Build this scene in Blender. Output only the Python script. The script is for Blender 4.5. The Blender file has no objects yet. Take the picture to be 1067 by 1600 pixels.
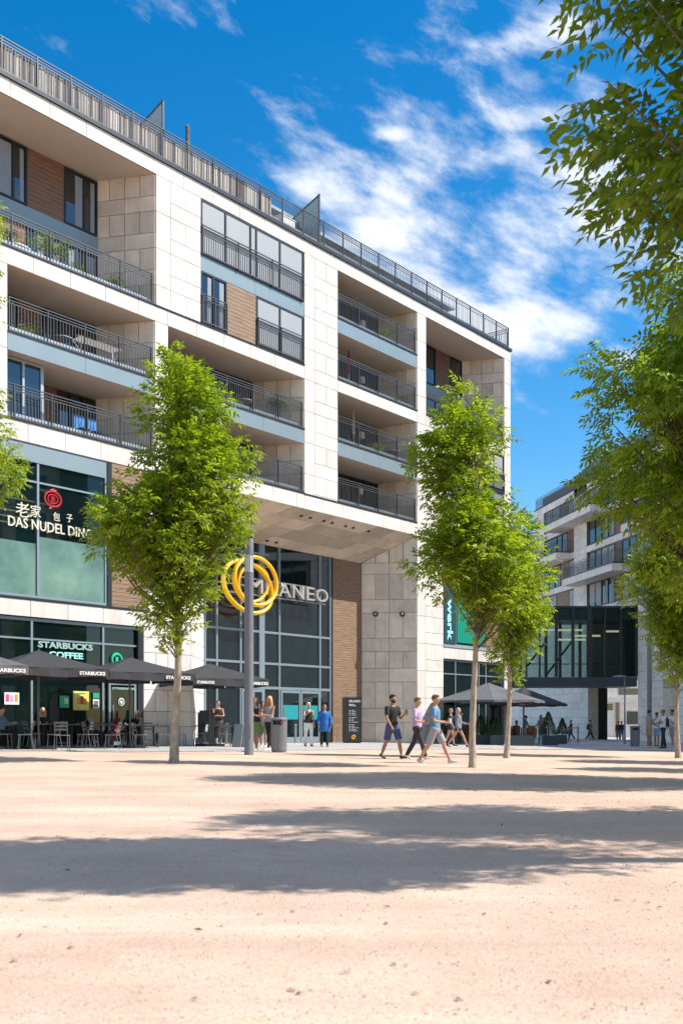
import bpy, bmesh, math, random
import numpy as np
from mathutils import Vector, Matrix, Euler
R_ = math.radians
scene = bpy.context.scene
col = scene.collection

# ------------------------------------------------------------------ camera
FPX, HY, CX, CAMZ = 1700.0, 1128.0, 533.5, 1.0
cd = bpy.data.cameras.new('camera'); cam = bpy.data.objects.new('camera', cd); col.objects.link(cam)
cam.location = (0, 0, CAMZ); cam.rotation_euler = (R_(90), 0, 0)
cd.sensor_fit = 'HORIZONTAL'; cd.sensor_width = 36; cd.lens = 36*FPX/1067
cd.shift_y = (HY-800)/1067.0
cd.clip_start = .1; cd.clip_end = 3000
cd.dof.use_dof = True; cd.dof.focus_distance = 40; cd.dof.aperture_fstop = 5.6
scene.camera = cam

# ------------------------------------------------------------------ light
SUN_EL, SUN_AZ = R_(48), R_(91.5)          # azimuth clockwise from +Y: the sun stands to the right
sd = Vector((math.sin(SUN_AZ)*math.cos(SUN_EL), math.cos(SUN_AZ)*math.cos(SUN_EL), math.sin(SUN_EL)))
sl = bpy.data.lights.new('sun', 'SUN'); sun = bpy.data.objects.new('sun', sl); col.objects.link(sun)
sl.energy = 5.0; sl.angle = R_(.5); sl.color = (1, .95, .87)
sun.rotation_euler = (-sd).to_track_quat('-Z', 'Y').to_euler(); sun.location = (30, 0, 60)
scene.view_settings.view_transform = 'Standard'; scene.view_settings.look = 'None'
scene.view_settings.exposure = .55; scene.view_settings.gamma = 1
scene.view_settings.use_curve_mapping = False

wd = bpy.data.worlds.new('World'); scene.world = wd; wd.use_nodes = True
def build_world():
    nt = wd.node_tree; N = nt.nodes; L = nt.links; N.clear()
    def nd(t, **k):
        n = N.new(t)
        for a, b in k.items(): setattr(n, a, b)
        return n
    def mth(op, a, b=None, c=None):
        n = nd('ShaderNodeMath', operation=op)
        for i, v in enumerate((a, b, c)):
            if v is None: continue
            if isinstance(v, (int, float)): n.inputs[i].default_value = v
            else: L.new(v, n.inputs[i])
        return n.outputs[0]
    out = nd('ShaderNodeOutputWorld'); bg = nd('ShaderNodeBackground'); L.new(bg.outputs[0], out.inputs[0])
    bg.inputs['Strength'].default_value = .105
    sky = nd('ShaderNodeTexSky', sky_type='NISHITA', sun_disc=False)
    sky.sun_elevation = SUN_EL; sky.sun_rotation = SUN_AZ
    sky.altitude = 300; sky.air_density = 1.1; sky.dust_density = .35; sky.ozone_density = 2.2
    hs = nd('ShaderNodeHueSaturation'); hs.inputs['Saturation'].default_value = 1.48; hs.inputs['Value'].default_value = 1.2
    hs.inputs['Hue'].default_value = .498
    L.new(sky.outputs[0], hs.inputs['Color'])
    tc = nd('ShaderNodeTexCoord'); sep = nd('ShaderNodeSeparateXYZ'); L.new(tc.outputs['Generated'], sep.inputs[0])
    az = mth('ARCTAN2', sep.outputs[0], sep.outputs[1]); el = mth('ARCSINE', sep.outputs[2])
    # rotate the sky coordinates a little so the streaks run slightly downhill
    u = mth('ADD', mth('MULTIPLY', az, .93), mth('MULTIPLY', el, -.35))
    v = mth('ADD', mth('MULTIPLY', az, .35), mth('MULTIPLY', el, .93))
    cb = nd('ShaderNodeCombineXYZ'); L.new(mth('MULTIPLY', u, 5.5), cb.inputs[0]); L.new(mth('MULTIPLY', v, 12.5), cb.inputs[1])
    nz = nd('ShaderNodeTexNoise', noise_dimensions='3D'); nz.inputs['Scale'].default_value = 1.0; nz.inputs['Detail'].default_value = 9
    nz.inputs['Roughness'].default_value = .6; nz.inputs['Distortion'].default_value = .35
    L.new(cb.outputs[0], nz.inputs['Vector'])
    n2 = nd('ShaderNodeTexNoise', noise_dimensions='3D'); n2.inputs['Scale'].default_value = 3.6; n2.inputs['Detail'].default_value = 6
    n2.inputs['Roughness'].default_value = .6
    cb2 = nd('ShaderNodeCombineXYZ'); L.new(mth('MULTIPLY', u, 4.), cb2.inputs[0]); L.new(mth('MULTIPLY', v, 9), cb2.inputs[1]); cb2.inputs[2].default_value = 4.2
    L.new(cb2.outputs[0], n2.inputs['Vector'])
    big = nd('ShaderNodeTexNoise', noise_dimensions='3D'); big.inputs['Scale'].default_value = 1.6; big.inputs['Detail'].default_value = 1
    L.new(tc.outputs['Generated'], big.inputs['Vector'])
    dens = mth('ADD', mth('MULTIPLY', nz.outputs['Fac'], 1.0), mth('MULTIPLY', n2.outputs['Fac'], .62))
    # banks of cloud: (azimuth, elevation, half width, half height, amount)
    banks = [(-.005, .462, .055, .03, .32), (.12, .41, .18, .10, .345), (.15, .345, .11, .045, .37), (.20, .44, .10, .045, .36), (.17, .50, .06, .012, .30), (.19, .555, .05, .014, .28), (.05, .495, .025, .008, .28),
             (.255, .315, .06, .018, .26), (-.95, .5, .5, .25, .30), (1.1, .5, .5, .22, .28), (2.4, .6, .9, .35, .36), (-2.3, .6, .9, .35, .36), (0, 1.25, 4, .4, .30)]  # banks out of view and overhead are added to whiten the fill light
    tot = None
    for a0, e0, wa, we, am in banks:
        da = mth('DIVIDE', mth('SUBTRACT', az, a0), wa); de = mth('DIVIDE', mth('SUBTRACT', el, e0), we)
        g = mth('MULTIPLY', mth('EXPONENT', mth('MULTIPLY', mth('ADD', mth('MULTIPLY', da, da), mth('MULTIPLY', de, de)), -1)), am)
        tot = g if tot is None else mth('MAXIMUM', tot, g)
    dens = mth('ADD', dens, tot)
    mr = nd('ShaderNodeMapRange', interpolation_type='SMOOTHSTEP'); L.new(dens, mr.inputs[0])
    mr.inputs[1].default_value = .885; mr.inputs[2].default_value = 1.21; mr.inputs[3].default_value = 0; mr.inputs[4].default_value = .9
    sh = nd('ShaderNodeMapRange'); L.new(dens, sh.inputs[0]); sh.inputs[1].default_value = 1.0; sh.inputs[2].default_value = 1.32
    cc = nd('ShaderNodeMix', data_type='RGBA'); L.new(sh.outputs[0], cc.inputs[0])
    cc.inputs[6].default_value = (5.6, 6.2, 7.1, 1); cc.inputs[7].default_value = (8.2, 8.2, 8.2, 1)
    mx = nd('ShaderNodeMix', data_type='RGBA'); L.new(mr.outputs[0], mx.inputs[0]); L.new(hs.outputs[0], mx.inputs[6]); L.new(cc.outputs[2], mx.inputs[7])
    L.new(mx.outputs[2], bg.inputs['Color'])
build_world()

# ------------------------------------------------------------------ helpers
def sstep(a, b, x):
    t = min(1, max(0, (x-a)/(b-a))); return t*t*(3-2*t)
def gz(X, Y):                                   # the square falls gently to the right and to the back
    return -.018*X*sstep(8, 28, Y)*(1 if abs(X) < 40 else 40/abs(X)) - .004*max(0, min(Y, 120)-55)
def at(px, py, Y): return Vector(((px-CX)*Y/FPX, Y, CAMZ+(HY-py)*Y/FPX))
def ground_at(px, pyfeet):
    Y = 30.
    for _ in range(60):
        X = (px-CX)*Y/FPX; Y = .5*Y + .5*(CAMZ-gz(X, Y))*FPX/(pyfeet-HY)
    X = (px-CX)*Y/FPX
    return Vector((X, Y, gz(X, Y)))
class Plane:                                     # a vertical plane in plan: origin P0, direction ang
    def __init__(s, X0, Y0, ang):
        s.X0, s.Y0, s.ang = X0, Y0, ang
        s.U = (math.cos(ang), math.sin(ang)); s.V = (-math.sin(ang), math.cos(ang))
    def u(s, px, v=0):
        a = (px-CX)/FPX
        return (a*(s.Y0+v*s.V[1])-s.X0-v*s.V[0])/(s.U[0]-a*s.U[1])
    def z(s, px, py, v=0):
        Y = s.Y0+s.u(px, v)*s.U[1]+v*s.V[1]
        return CAMZ+(HY-py)*Y/FPX
    def w(s, u, v, z=0): return Vector((s.X0+u*s.U[0]+v*s.V[0], s.Y0+u*s.U[1]+v*s.V[1], z))
    def loc(s, X, Y):
        dx, dy = X-s.X0, Y-s.Y0
        return (dx*s.U[0]+dy*s.U[1], dx*s.V[0]+dy*s.V[1])

class MB:
    def __init__(s): s.v = []; s.f = []
    def box(s, x0, x1, y0, y1, z0, z1):
        b = len(s.v)
        s.v += [(x0,y0,z0),(x1,y0,z0),(x1,y1,z0),(x0,y1,z0),(x0,y0,z1),(x1,y0,z1),(x1,y1,z1),(x0,y1,z1)]
        s.f += [(b,b+3,b+2,b+1),(b+4,b+5,b+6,b+7),(b,b+1,b+5,b+4),(b+1,b+2,b+6,b+5),(b+2,b+3,b+7,b+6),(b+3,b,b+4,b+7)]
        return s
    def prism(s, pts, z0, z1):                   # pts counter-clockwise in plan; z1 may be a list per point
        b = len(s.v); n = len(pts)
        za = z0 if hasattr(z0, '__len__') else [z0]*n; zb = z1 if hasattr(z1, '__len__') else [z1]*n
        s.v += [(p[0],p[1],za[i]) for i, p in enumerate(pts)]+[(p[0],p[1],zb[i]) for i, p in enumerate(pts)]
        s.f += [tuple(b+n-1-i for i in range(n)), tuple(b+n+i for i in range(n))]
        s.f += [(b+i, b+(i+1)%n, b+n+(i+1)%n, b+n+i) for i in range(n)]
        return s
    def quad(s, a, b_, c, d):
        b = len(s.v); s.v += [tuple(a), tuple(b_), tuple(c), tuple(d)]; s.f.append((b,b+1,b+2,b+3)); return s
    def slab(s, a, b_, c, d, t):                 # a thick quad: corners a..d, thickness vector t
        b = len(s.v); t = Vector(t)
        P = [Vector(p) for p in (a, b_, c, d)]
        s.v += [tuple(p) for p in P]+[tuple(p+t) for p in P]
        s.f += [(b,b+1,b+2,b+3),(b+7,b+6,b+5,b+4)]+[(b+(i+1)%4, b+i, b+4+i, b+4+(i+1)%4) for i in range(4)]
        return s
    def tube(s, pts, rad, n=8, sx=1.0, sy=1.0, caps=True, fixed=None):
        pts = [Vector(p) for p in pts]; m = len(pts)
        rad = rad if hasattr(rad, '__len__') else [rad]*m
        b0 = len(s.v); prev = None
        for i, p in enumerate(pts):
            t = (pts[min(i+1, m-1)]-pts[max(i-1, 0)]).normalized()
            if fixed is not None: a = Vector(fixed); a = (a-t*a.dot(t)).normalized()
            elif prev is None:
                a = Vector((1,0,0)) if abs(t.x) < .8 else Vector((0,1,0)); a = (a-t*a.dot(t)).normalized()
            else: a = (prev-t*prev.dot(t)).normalized()
            prev = a; c = t.cross(a)
            r = rad[i]; rx, ry = (r if hasattr(r, '__len__') else (r*sx, r*sy))
            for k in range(n):
                q = 2*math.pi*k/n
                s.v.append(tuple(p+a*(math.cos(q)*rx)+c*(math.sin(q)*ry)))
        for i in range(m-1):
            for k in range(n):
                s.f.append((b0+i*n+k, b0+i*n+(k+1)%n, b0+(i+1)*n+(k+1)%n, b0+(i+1)*n+k))
        if caps:
            s.f.append(tuple(b0+n-1-k for k in range(n))); s.f.append(tuple(b0+(m-1)*n+k for k in range(n)))
        return s
    def ball(s, c, rx, ry=None, rz=None, n=10, m=7):
        ry = ry or rx; rz = rz or rx; b = len(s.v)
        for i in range(1, m):
            th = math.pi*i/m
            for k in range(n):
                q = 2*math.pi*k/n
                s.v.append((c[0]+rx*math.sin(th)*math.cos(q), c[1]+ry*math.sin(th)*math.sin(q), c[2]+rz*math.cos(th)))
        t = len(s.v); s.v += [(c[0],c[1],c[2]+rz),(c[0],c[1],c[2]-rz)]
        for i in range(m-2):
            for k in range(n): s.f.append((b+i*n+k, b+(i+1)*n+k, b+(i+1)*n+(k+1)%n, b+i*n+(k+1)%n))
        for k in range(n):
            s.f.append((t, b+k, b+(k+1)%n)); s.f.append((t+1, b+(m-2)*n+(k+1)%n, b+(m-2)*n+k))
        return s
    def lathe(s, prof, n=20, c=(0,0)):           # prof: list of (r, z) from bottom to top
        b = len(s.v)
        for r, z in prof:
            for k in range(n):
                q = 2*math.pi*k/n; s.v.append((c[0]+r*math.cos(q), c[1]+r*math.sin(q), z))
        m = len(prof)
        for i in range(m-1):
            for k in range(n): s.f.append((b+i*n+k, b+i*n+(k+1)%n, b+(i+1)*n+(k+1)%n, b+(i+1)*n+k))
        s.f.append(tuple(b+n-1-k for k in range(n))); s.f.append(tuple(b+(m-1)*n+k for k in range(n)))
        return s
    def bar(s, a, b_, w, h=None):                # square bar between two points
        return s.tube([a, b_], w*.7071, 4) if h is None else s.tube([a, b_], [(w/2, h/2)]*2, 4)
    def mesh(s, name, mat=None, smooth=False):
        me = bpy.data.meshes.new(name); me.from_pydata(s.v, [], s.f)
        if mat:
            for m_ in (mat if isinstance(mat, (list, tuple)) else [mat]): me.materials.append(m_)
        if smooth:
            me.polygons.foreach_set('use_smooth', [True]*len(me.polygons))
            try: me.set_sharp_from_angle(angle=R_(40))
            except Exception: pass
        me.update(); return me
    def build(s, name, mat=None, parent=None, smooth=False, loc=None, stuff=False):
        o = bpy.data.objects.new(name, s.mesh(name, mat, smooth)); col.objects.link(o)
        if parent: o.parent = parent
        if loc is not None: o.location = loc
        if stuff: o['kind'] = 'stuff'
        return o

def empty(name, loc=(0,0,0), rz=0):
    o = bpy.data.objects.new(name, None); col.objects.link(o); o.location = loc; o.rotation_euler = (0,0,rz)
    o.empty_display_size = .3; return o
def tag(o, label=None, cat=None, group=None, kind=None):
    for k, v in (('label', label), ('category', cat), ('group', group), ('kind', kind)):
        if v: o[k] = v
    return o
def thing(name, label, cat, loc=(0,0,0), rz=0, group=None): return tag(empty(name, loc, rz), label, cat, group)
_kids = {}
def copy_tree(o, parent=None):
    c = o.copy(); col.objects.link(c)
    if parent: c.parent = parent
    for ch in list(o.children): copy_tree(ch, c)
    return c
def inst(name, me, parent=None, loc=(0,0,0), rot=(0,0,0), scale=(1,1,1)):
    o = bpy.data.objects.new(name, me); col.objects.link(o)
    if parent: o.parent = parent
    o.location = loc; o.rotation_euler = rot; o.scale = scale
    return o

# ------------------------------------------------------------------ materials
def mat(name, rgb, rough=.6, metal=0, spec=None, var=0, vscale=6, bump=0, bscale=40, obj_var=0, detail=5, ior=None, stretch=None, rgb2=None):
    m = bpy.data.materials.new(name); m.use_nodes = True; nt = m.node_tree; N = nt.nodes; L = nt.links
    b = N['Principled BSDF']; b.inputs['Roughness'].default_value = rough; b.inputs['Metallic'].default_value = metal
    if ior: b.inputs['IOR'].default_value = ior
    if spec is not None: b.inputs['Specular IOR Level'].default_value = spec
    b.inputs['Base Color'].default_value = (*rgb, 1)
    tc = N.new('ShaderNodeTexCoord'); vec = tc.outputs['Object']
    if stretch:
        mp = N.new('ShaderNodeMapping'); mp.inputs['Scale'].default_value = stretch; L.new(vec, mp.inputs[0]); vec = mp.outputs[0]
    if obj_var:
        oo = N.new('ShaderNodeObjectInfo'); vm = N.new('ShaderNodeVectorMath'); vm.operation = 'MULTIPLY_ADD'
        L.new(oo.outputs['Random'], vm.inputs[0]); vm.inputs[1].default_value = (37, 53, 29); L.new(vec, vm.inputs[2]); vec = vm.outputs[0]
    cur = None
    if var or rgb2:
        nz = N.new('ShaderNodeTexNoise'); nz.inputs['Scale'].default_value = vscale; nz.inputs['Detail'].default_value = detail; nz.inputs['Roughness'].default_value = .62
        L.new(vec, nz.inputs['Vector'])
        rp = N.new('ShaderNodeMapRange'); rp.inputs[1].default_value = .3; rp.inputs[2].default_value = .7
        L.new(nz.outputs['Fac'], rp.inputs[0])
        mx = N.new('ShaderNodeMix'); mx.data_type = 'RGBA'
        c1 = [c*(1-var) for c in rgb]; c2 = list(rgb2) if rgb2 else [min(1, c*(1+var)) for c in rgb]
        mx.inputs[6].default_value = (*c1, 1); mx.inputs[7].default_value = (*c2, 1); L.new(rp.outputs[0], mx.inputs[0]); cur = mx.outputs[2]
    if name.startswith('limestone'):
        mp2 = N.new('ShaderNodeMapping'); mp2.inputs['Scale'].default_value = (5, 5, .5); L.new(vec, mp2.inputs[0])
        n3 = N.new('ShaderNodeTexNoise'); n3.inputs['Scale'].default_value = 1; n3.inputs['Detail'].default_value = 6; L.new(mp2.outputs[0], n3.inputs['Vector'])
        r3 = N.new('ShaderNodeMapRange'); r3.inputs[1].default_value = .5; r3.inputs[2].default_value = .75; r3.inputs[4].default_value = .35; L.new(n3.outputs['Fac'], r3.inputs[0])
        m3 = N.new('ShaderNodeMix'); m3.data_type = 'RGBA'; L.new(r3.outputs[0], m3.inputs[0]); L.new(cur, m3.inputs[6]); m3.inputs[7].default_value = (rgb[0]*.62, rgb[1]*.60, rgb[2]*.56, 1); cur = m3.outputs[2]
    if obj_var:
        oi = N.new('ShaderNodeObjectInfo'); rp = N.new('ShaderNodeMapRange'); L.new(oi.outputs['Random'], rp.inputs[0])
        rp.inputs[3].default_value = 1-obj_var; rp.inputs[4].default_value = 1+obj_var
        hs = N.new('ShaderNodeHueSaturation'); L.new(rp.outputs[0], hs.inputs['Value'])
        if cur: L.new(cur, hs.inputs['Color'])
        else: hs.inputs['Color'].default_value = (*rgb, 1)
        cur = hs.outputs[0]
    if cur: L.new(cur, b.inputs['Base Color'])
    if bump:
        n2 = N.new('ShaderNodeTexNoise'); n2.inputs['Scale'].default_value = bscale; n2.inputs['Detail'].default_value = 4; L.new(vec, n2.inputs['Vector'])
        bp = N.new('ShaderNodeBump'); bp.inputs['Strength'].default_value = bump; bp.inputs['Distance'].default_value = .02
        L.new(n2.outputs['Fac'], bp.inputs['Height']); L.new(bp.outputs[0], b.inputs['Normal'])
    return m
def emit(name, rgb, s):
    m = bpy.data.materials.new(name); m.use_nodes = True; b = m.node_tree.nodes['Principled BSDF']
    b.inputs['Base Color'].default_value = (*rgb, 1); b.inputs['Emission Color'].default_value = (*rgb, 1); b.inputs['Emission Strength'].default_value = s
    return m
def leafmat(name, a, b_, trans=.45):
    m = bpy.data.materials.new(name); m.use_nodes = True; nt = m.node_tree; N = nt.nodes; L = nt.links
    for n in list(N): N.remove(n)
    out = N.new('ShaderNodeOutputMaterial'); tc = N.new('ShaderNodeTexCoord')
    nz = N.new('ShaderNodeTexNoise'); nz.inputs['Scale'].default_value = 2.2; nz.inputs['Detail'].default_value = 3; L.new(tc.outputs['Object'], nz.inputs['Vector'])
    wn = N.new('ShaderNodeTexWhiteNoise'); gm = N.new('ShaderNodeNewGeometry'); L.new(gm.outputs['Random Per Island'], wn.inputs['Vector'])
    ad = N.new('ShaderNodeMath'); ad.operation = 'MULTIPLY_ADD'; L.new(gm.outputs['Random Per Island'], ad.inputs[0]); ad.inputs[1].default_value = .6
    mr = N.new('ShaderNodeMapRange'); L.new(nz.outputs['Fac'], mr.inputs[0]); mr.inputs[1].default_value = .35; mr.inputs[2].default_value = .65; mr.inputs[4].default_value = .5
    L.new(mr.outputs[0], ad.inputs[2])
    mx = N.new('ShaderNodeMix'); mx.data_type = 'RGBA'; L.new(ad.outputs[0], mx.inputs[0]); mx.inputs[6].default_value = (*a, 1); mx.inputs[7].default_value = (*b_, 1)
    d = N.new('ShaderNodeBsdfPrincipled'); d.inputs['Roughness'].default_value = .42; d.inputs['Specular IOR Level'].default_value = .45; L.new(mx.outputs[2], d.inputs['Base Color'])
    t = N.new('ShaderNodeBsdfTranslucent'); g2 = N.new('ShaderNodeMix'); g2.data_type = 'RGBA'; g2.blend_type = 'MULTIPLY'; g2.inputs[0].default_value = 1
    L.new(mx.outputs[2], g2.inputs[6]); g2.inputs[7].default_value = (1.7, 1.7, .5, 1); L.new(g2.outputs[2], t.inputs[0])
    ms = N.new('ShaderNodeMixShader'); ms.inputs[0].default_value = trans; L.new(d.outputs[0], ms.inputs[1]); L.new(t.outputs[0], ms.inputs[2]); L.new(ms.outputs[0], out.inputs[0])
    return m
def glass(name, tint, ior=1.75, rough=.015, alpha=None, wav=.0):
    m = mat(name, tint, rough, ior=ior); b = m.node_tree.nodes['Principled BSDF']
    if alpha is not None:
        N = m.node_tree.nodes; L = m.node_tree.links; out = [n for n in N if n.type == 'OUTPUT_MATERIAL'][0]
        tr = N.new('ShaderNodeBsdfTransparent'); tr.inputs[0].default_value = (.84, .92, .90, 1)
        fr = N.new('ShaderNodeFresnel'); fr.inputs[0].default_value = 1.6
        mm = N.new('ShaderNodeMath'); mm.operation = 'ADD'; mm.use_clamp = True; L.new(fr.outputs[0], mm.inputs[0]); mm.inputs[1].default_value = alpha
        ms = N.new('ShaderNodeMixShader'); L.new(mm.outputs[0], ms.inputs[0]); L.new(tr.outputs[0], ms.inputs[1]); L.new(b.outputs[0], ms.inputs[2]); L.new(ms.outputs[0], out.inputs[0])
    return m

M = {}
M['stone'] = mat('limestone', (.65, .605, .56), .75, var=.10, vscale=1.6, bump=.15, bscale=30, obj_var=.085)
M['stone_sh'] = mat('limestone_shade_tint', (.66, .57, .48), .75, var=.16, vscale=1.3, bump=.15, bscale=30, obj_var=.14)  # limestone of the shaded faces, warmed in colour against the blue fill
M['joint'] = mat('joint', (.09, .085, .08), .9)
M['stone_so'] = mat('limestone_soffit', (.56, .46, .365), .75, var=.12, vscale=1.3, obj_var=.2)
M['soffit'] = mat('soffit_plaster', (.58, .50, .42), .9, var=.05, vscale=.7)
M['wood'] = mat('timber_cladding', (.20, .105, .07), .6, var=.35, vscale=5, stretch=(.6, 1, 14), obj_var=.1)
M['woodlit'] = mat('timber_cladding_sunlit', (.23, .14, .085), .6, var=.4, vscale=3, stretch=(.5, 1, 9), rgb2=(.36, .235, .15))  # paler copy of the cladding, sunlit tone put into the colour
M['bluemetal'] = mat('blue_grey_sheet', (.235, .305, .335), .38, metal=.25, var=.05, vscale=.8, obj_var=.03)
M['anth'] = mat('anthracite_metal', (.030, .036, .045), .42, metal=.3)
M['rail'] = mat('railing_steel', (.11, .115, .12), .4, metal=.5)
M['zinc'] = mat('light_zinc', (.42, .47, .50), .4, metal=.4)
M['glassd'] = glass('dark_glass', (.006, .012, .016), 2.0)
M['glasss'] = glass('shop_glass', (.008, .026, .028), 1.95, alpha=.30)
M['glasse'] = glass('entrance_glass', (.004, .012, .014), 2.1)
M['glassb'] = glass('bridge_glass', (.03, .06, .055), 1.5, alpha=.04)
M['blind'] = mat('roller_blind', (.31, .33, .35), .55, var=.03, vscale=1)
M['curtain'] = mat('curtain', (.24, .28, .34), .8, var=.3, vscale=9, stretch=(6, 1, .3))  # curtains tinted blue to stand for sky mirrored in the panes
M['mull'] = mat('mullion_aluminium', (.30, .38, .42), .38, metal=.5)
M['black'] = mat('black_paint', (.012, .013, .015), .45)
M['white'] = mat('white_paint', (.8, .8, .8), .5)
M['canvas'] = mat('umbrella_canvas', (.028, .029, .034), .75, var=.2, vscale=3, bump=.1, bscale=14)
M['canvas2'] = mat('umbrella_canvas_sunlit', (.10, .10, .11), .75, var=.25, vscale=3)  # lighter copy of the canvas, sunlight put into the colour
M['steel'] = mat('brushed_steel', (.42, .42, .42), .35, metal=.8)
M['pole'] = mat('lamp_pole_paint', (.18, .19, .21), .5, metal=.2, var=.08, vscale=4)
M['bark'] = mat('bark', (.36, .28, .21), .9, var=.35, vscale=14, bump=.6, bscale=24, rgb2=(.52, .43, .34), stretch=(1, 1, .35))
M['twig'] = mat('twig_bark', (.12, .085, .055), .9)
M['leaf'] = leafmat('leaf', (.075, .135, .010), (.30, .38, .026), .52)
M['leafd'] = leafmat('leaf_deep', (.07, .125, .016), (.22, .29, .03), .5)
M['leafc'] = leafmat('conifer_leaf', (.018, .05, .012), (.05, .11, .02), .2)
M['skin'] = mat('skin', (.50, .27, .18), .5)
M['skin2'] = mat('skin_tan', (.38, .19, .115), .5)
M['skin3'] = mat('skin_deep', (.20, .10, .06), .5)
def leaf_mesh(name, P, D, Nn, Ln, W, m):
    """P,D,Nn: (n,3) base, direction, face normal; each leaflet is two folded triangles pairs"""
    n = len(P); D = D/np.linalg.norm(D, axis=1, keepdims=True)
    S = np.cross(D, Nn); S /= np.linalg.norm(S, axis=1, keepdims=True)+1e-9; T = np.cross(S, D)
    L_, W_ = Ln[:, None], W[:, None]
    v = np.empty((n, 5, 3))
    v[:, 0] = P; v[:, 1] = P+D*L_*.42+S*W_*.5+T*W_*.16; v[:, 2] = P+D*L_-T*L_*.10; v[:, 3] = P+D*L_*.42-S*W_*.5+T*W_*.16; v[:, 4] = P+D*L_*.5-T*L_*.0
    idx = np.arange(n)[:, None]*5
    F = np.concatenate([idx+np.array([0, 1, 4]), idx+np.array([1, 2, 4]), idx+np.array([0, 4, 3]), idx+np.array([4, 2, 3])], 0)
    me = bpy.data.meshes.new(name); me.vertices.add(n*5); me.vertices.foreach_set('co', v.ravel())
    me.loops.add(len(F)*3); me.loops.foreach_set('vertex_index', F.ravel().astype(np.int32))
    me.polygons.add(len(F)); me.polygons.foreach_set('loop_start', np.arange(len(F), dtype=np.int32)*3)
    try: me.polygons.foreach_set('loop_total', np.full(len(F), 3, np.int32))
    except Exception: pass
    me.materials.append(m); me.update(calc_edges=True); return me
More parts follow.
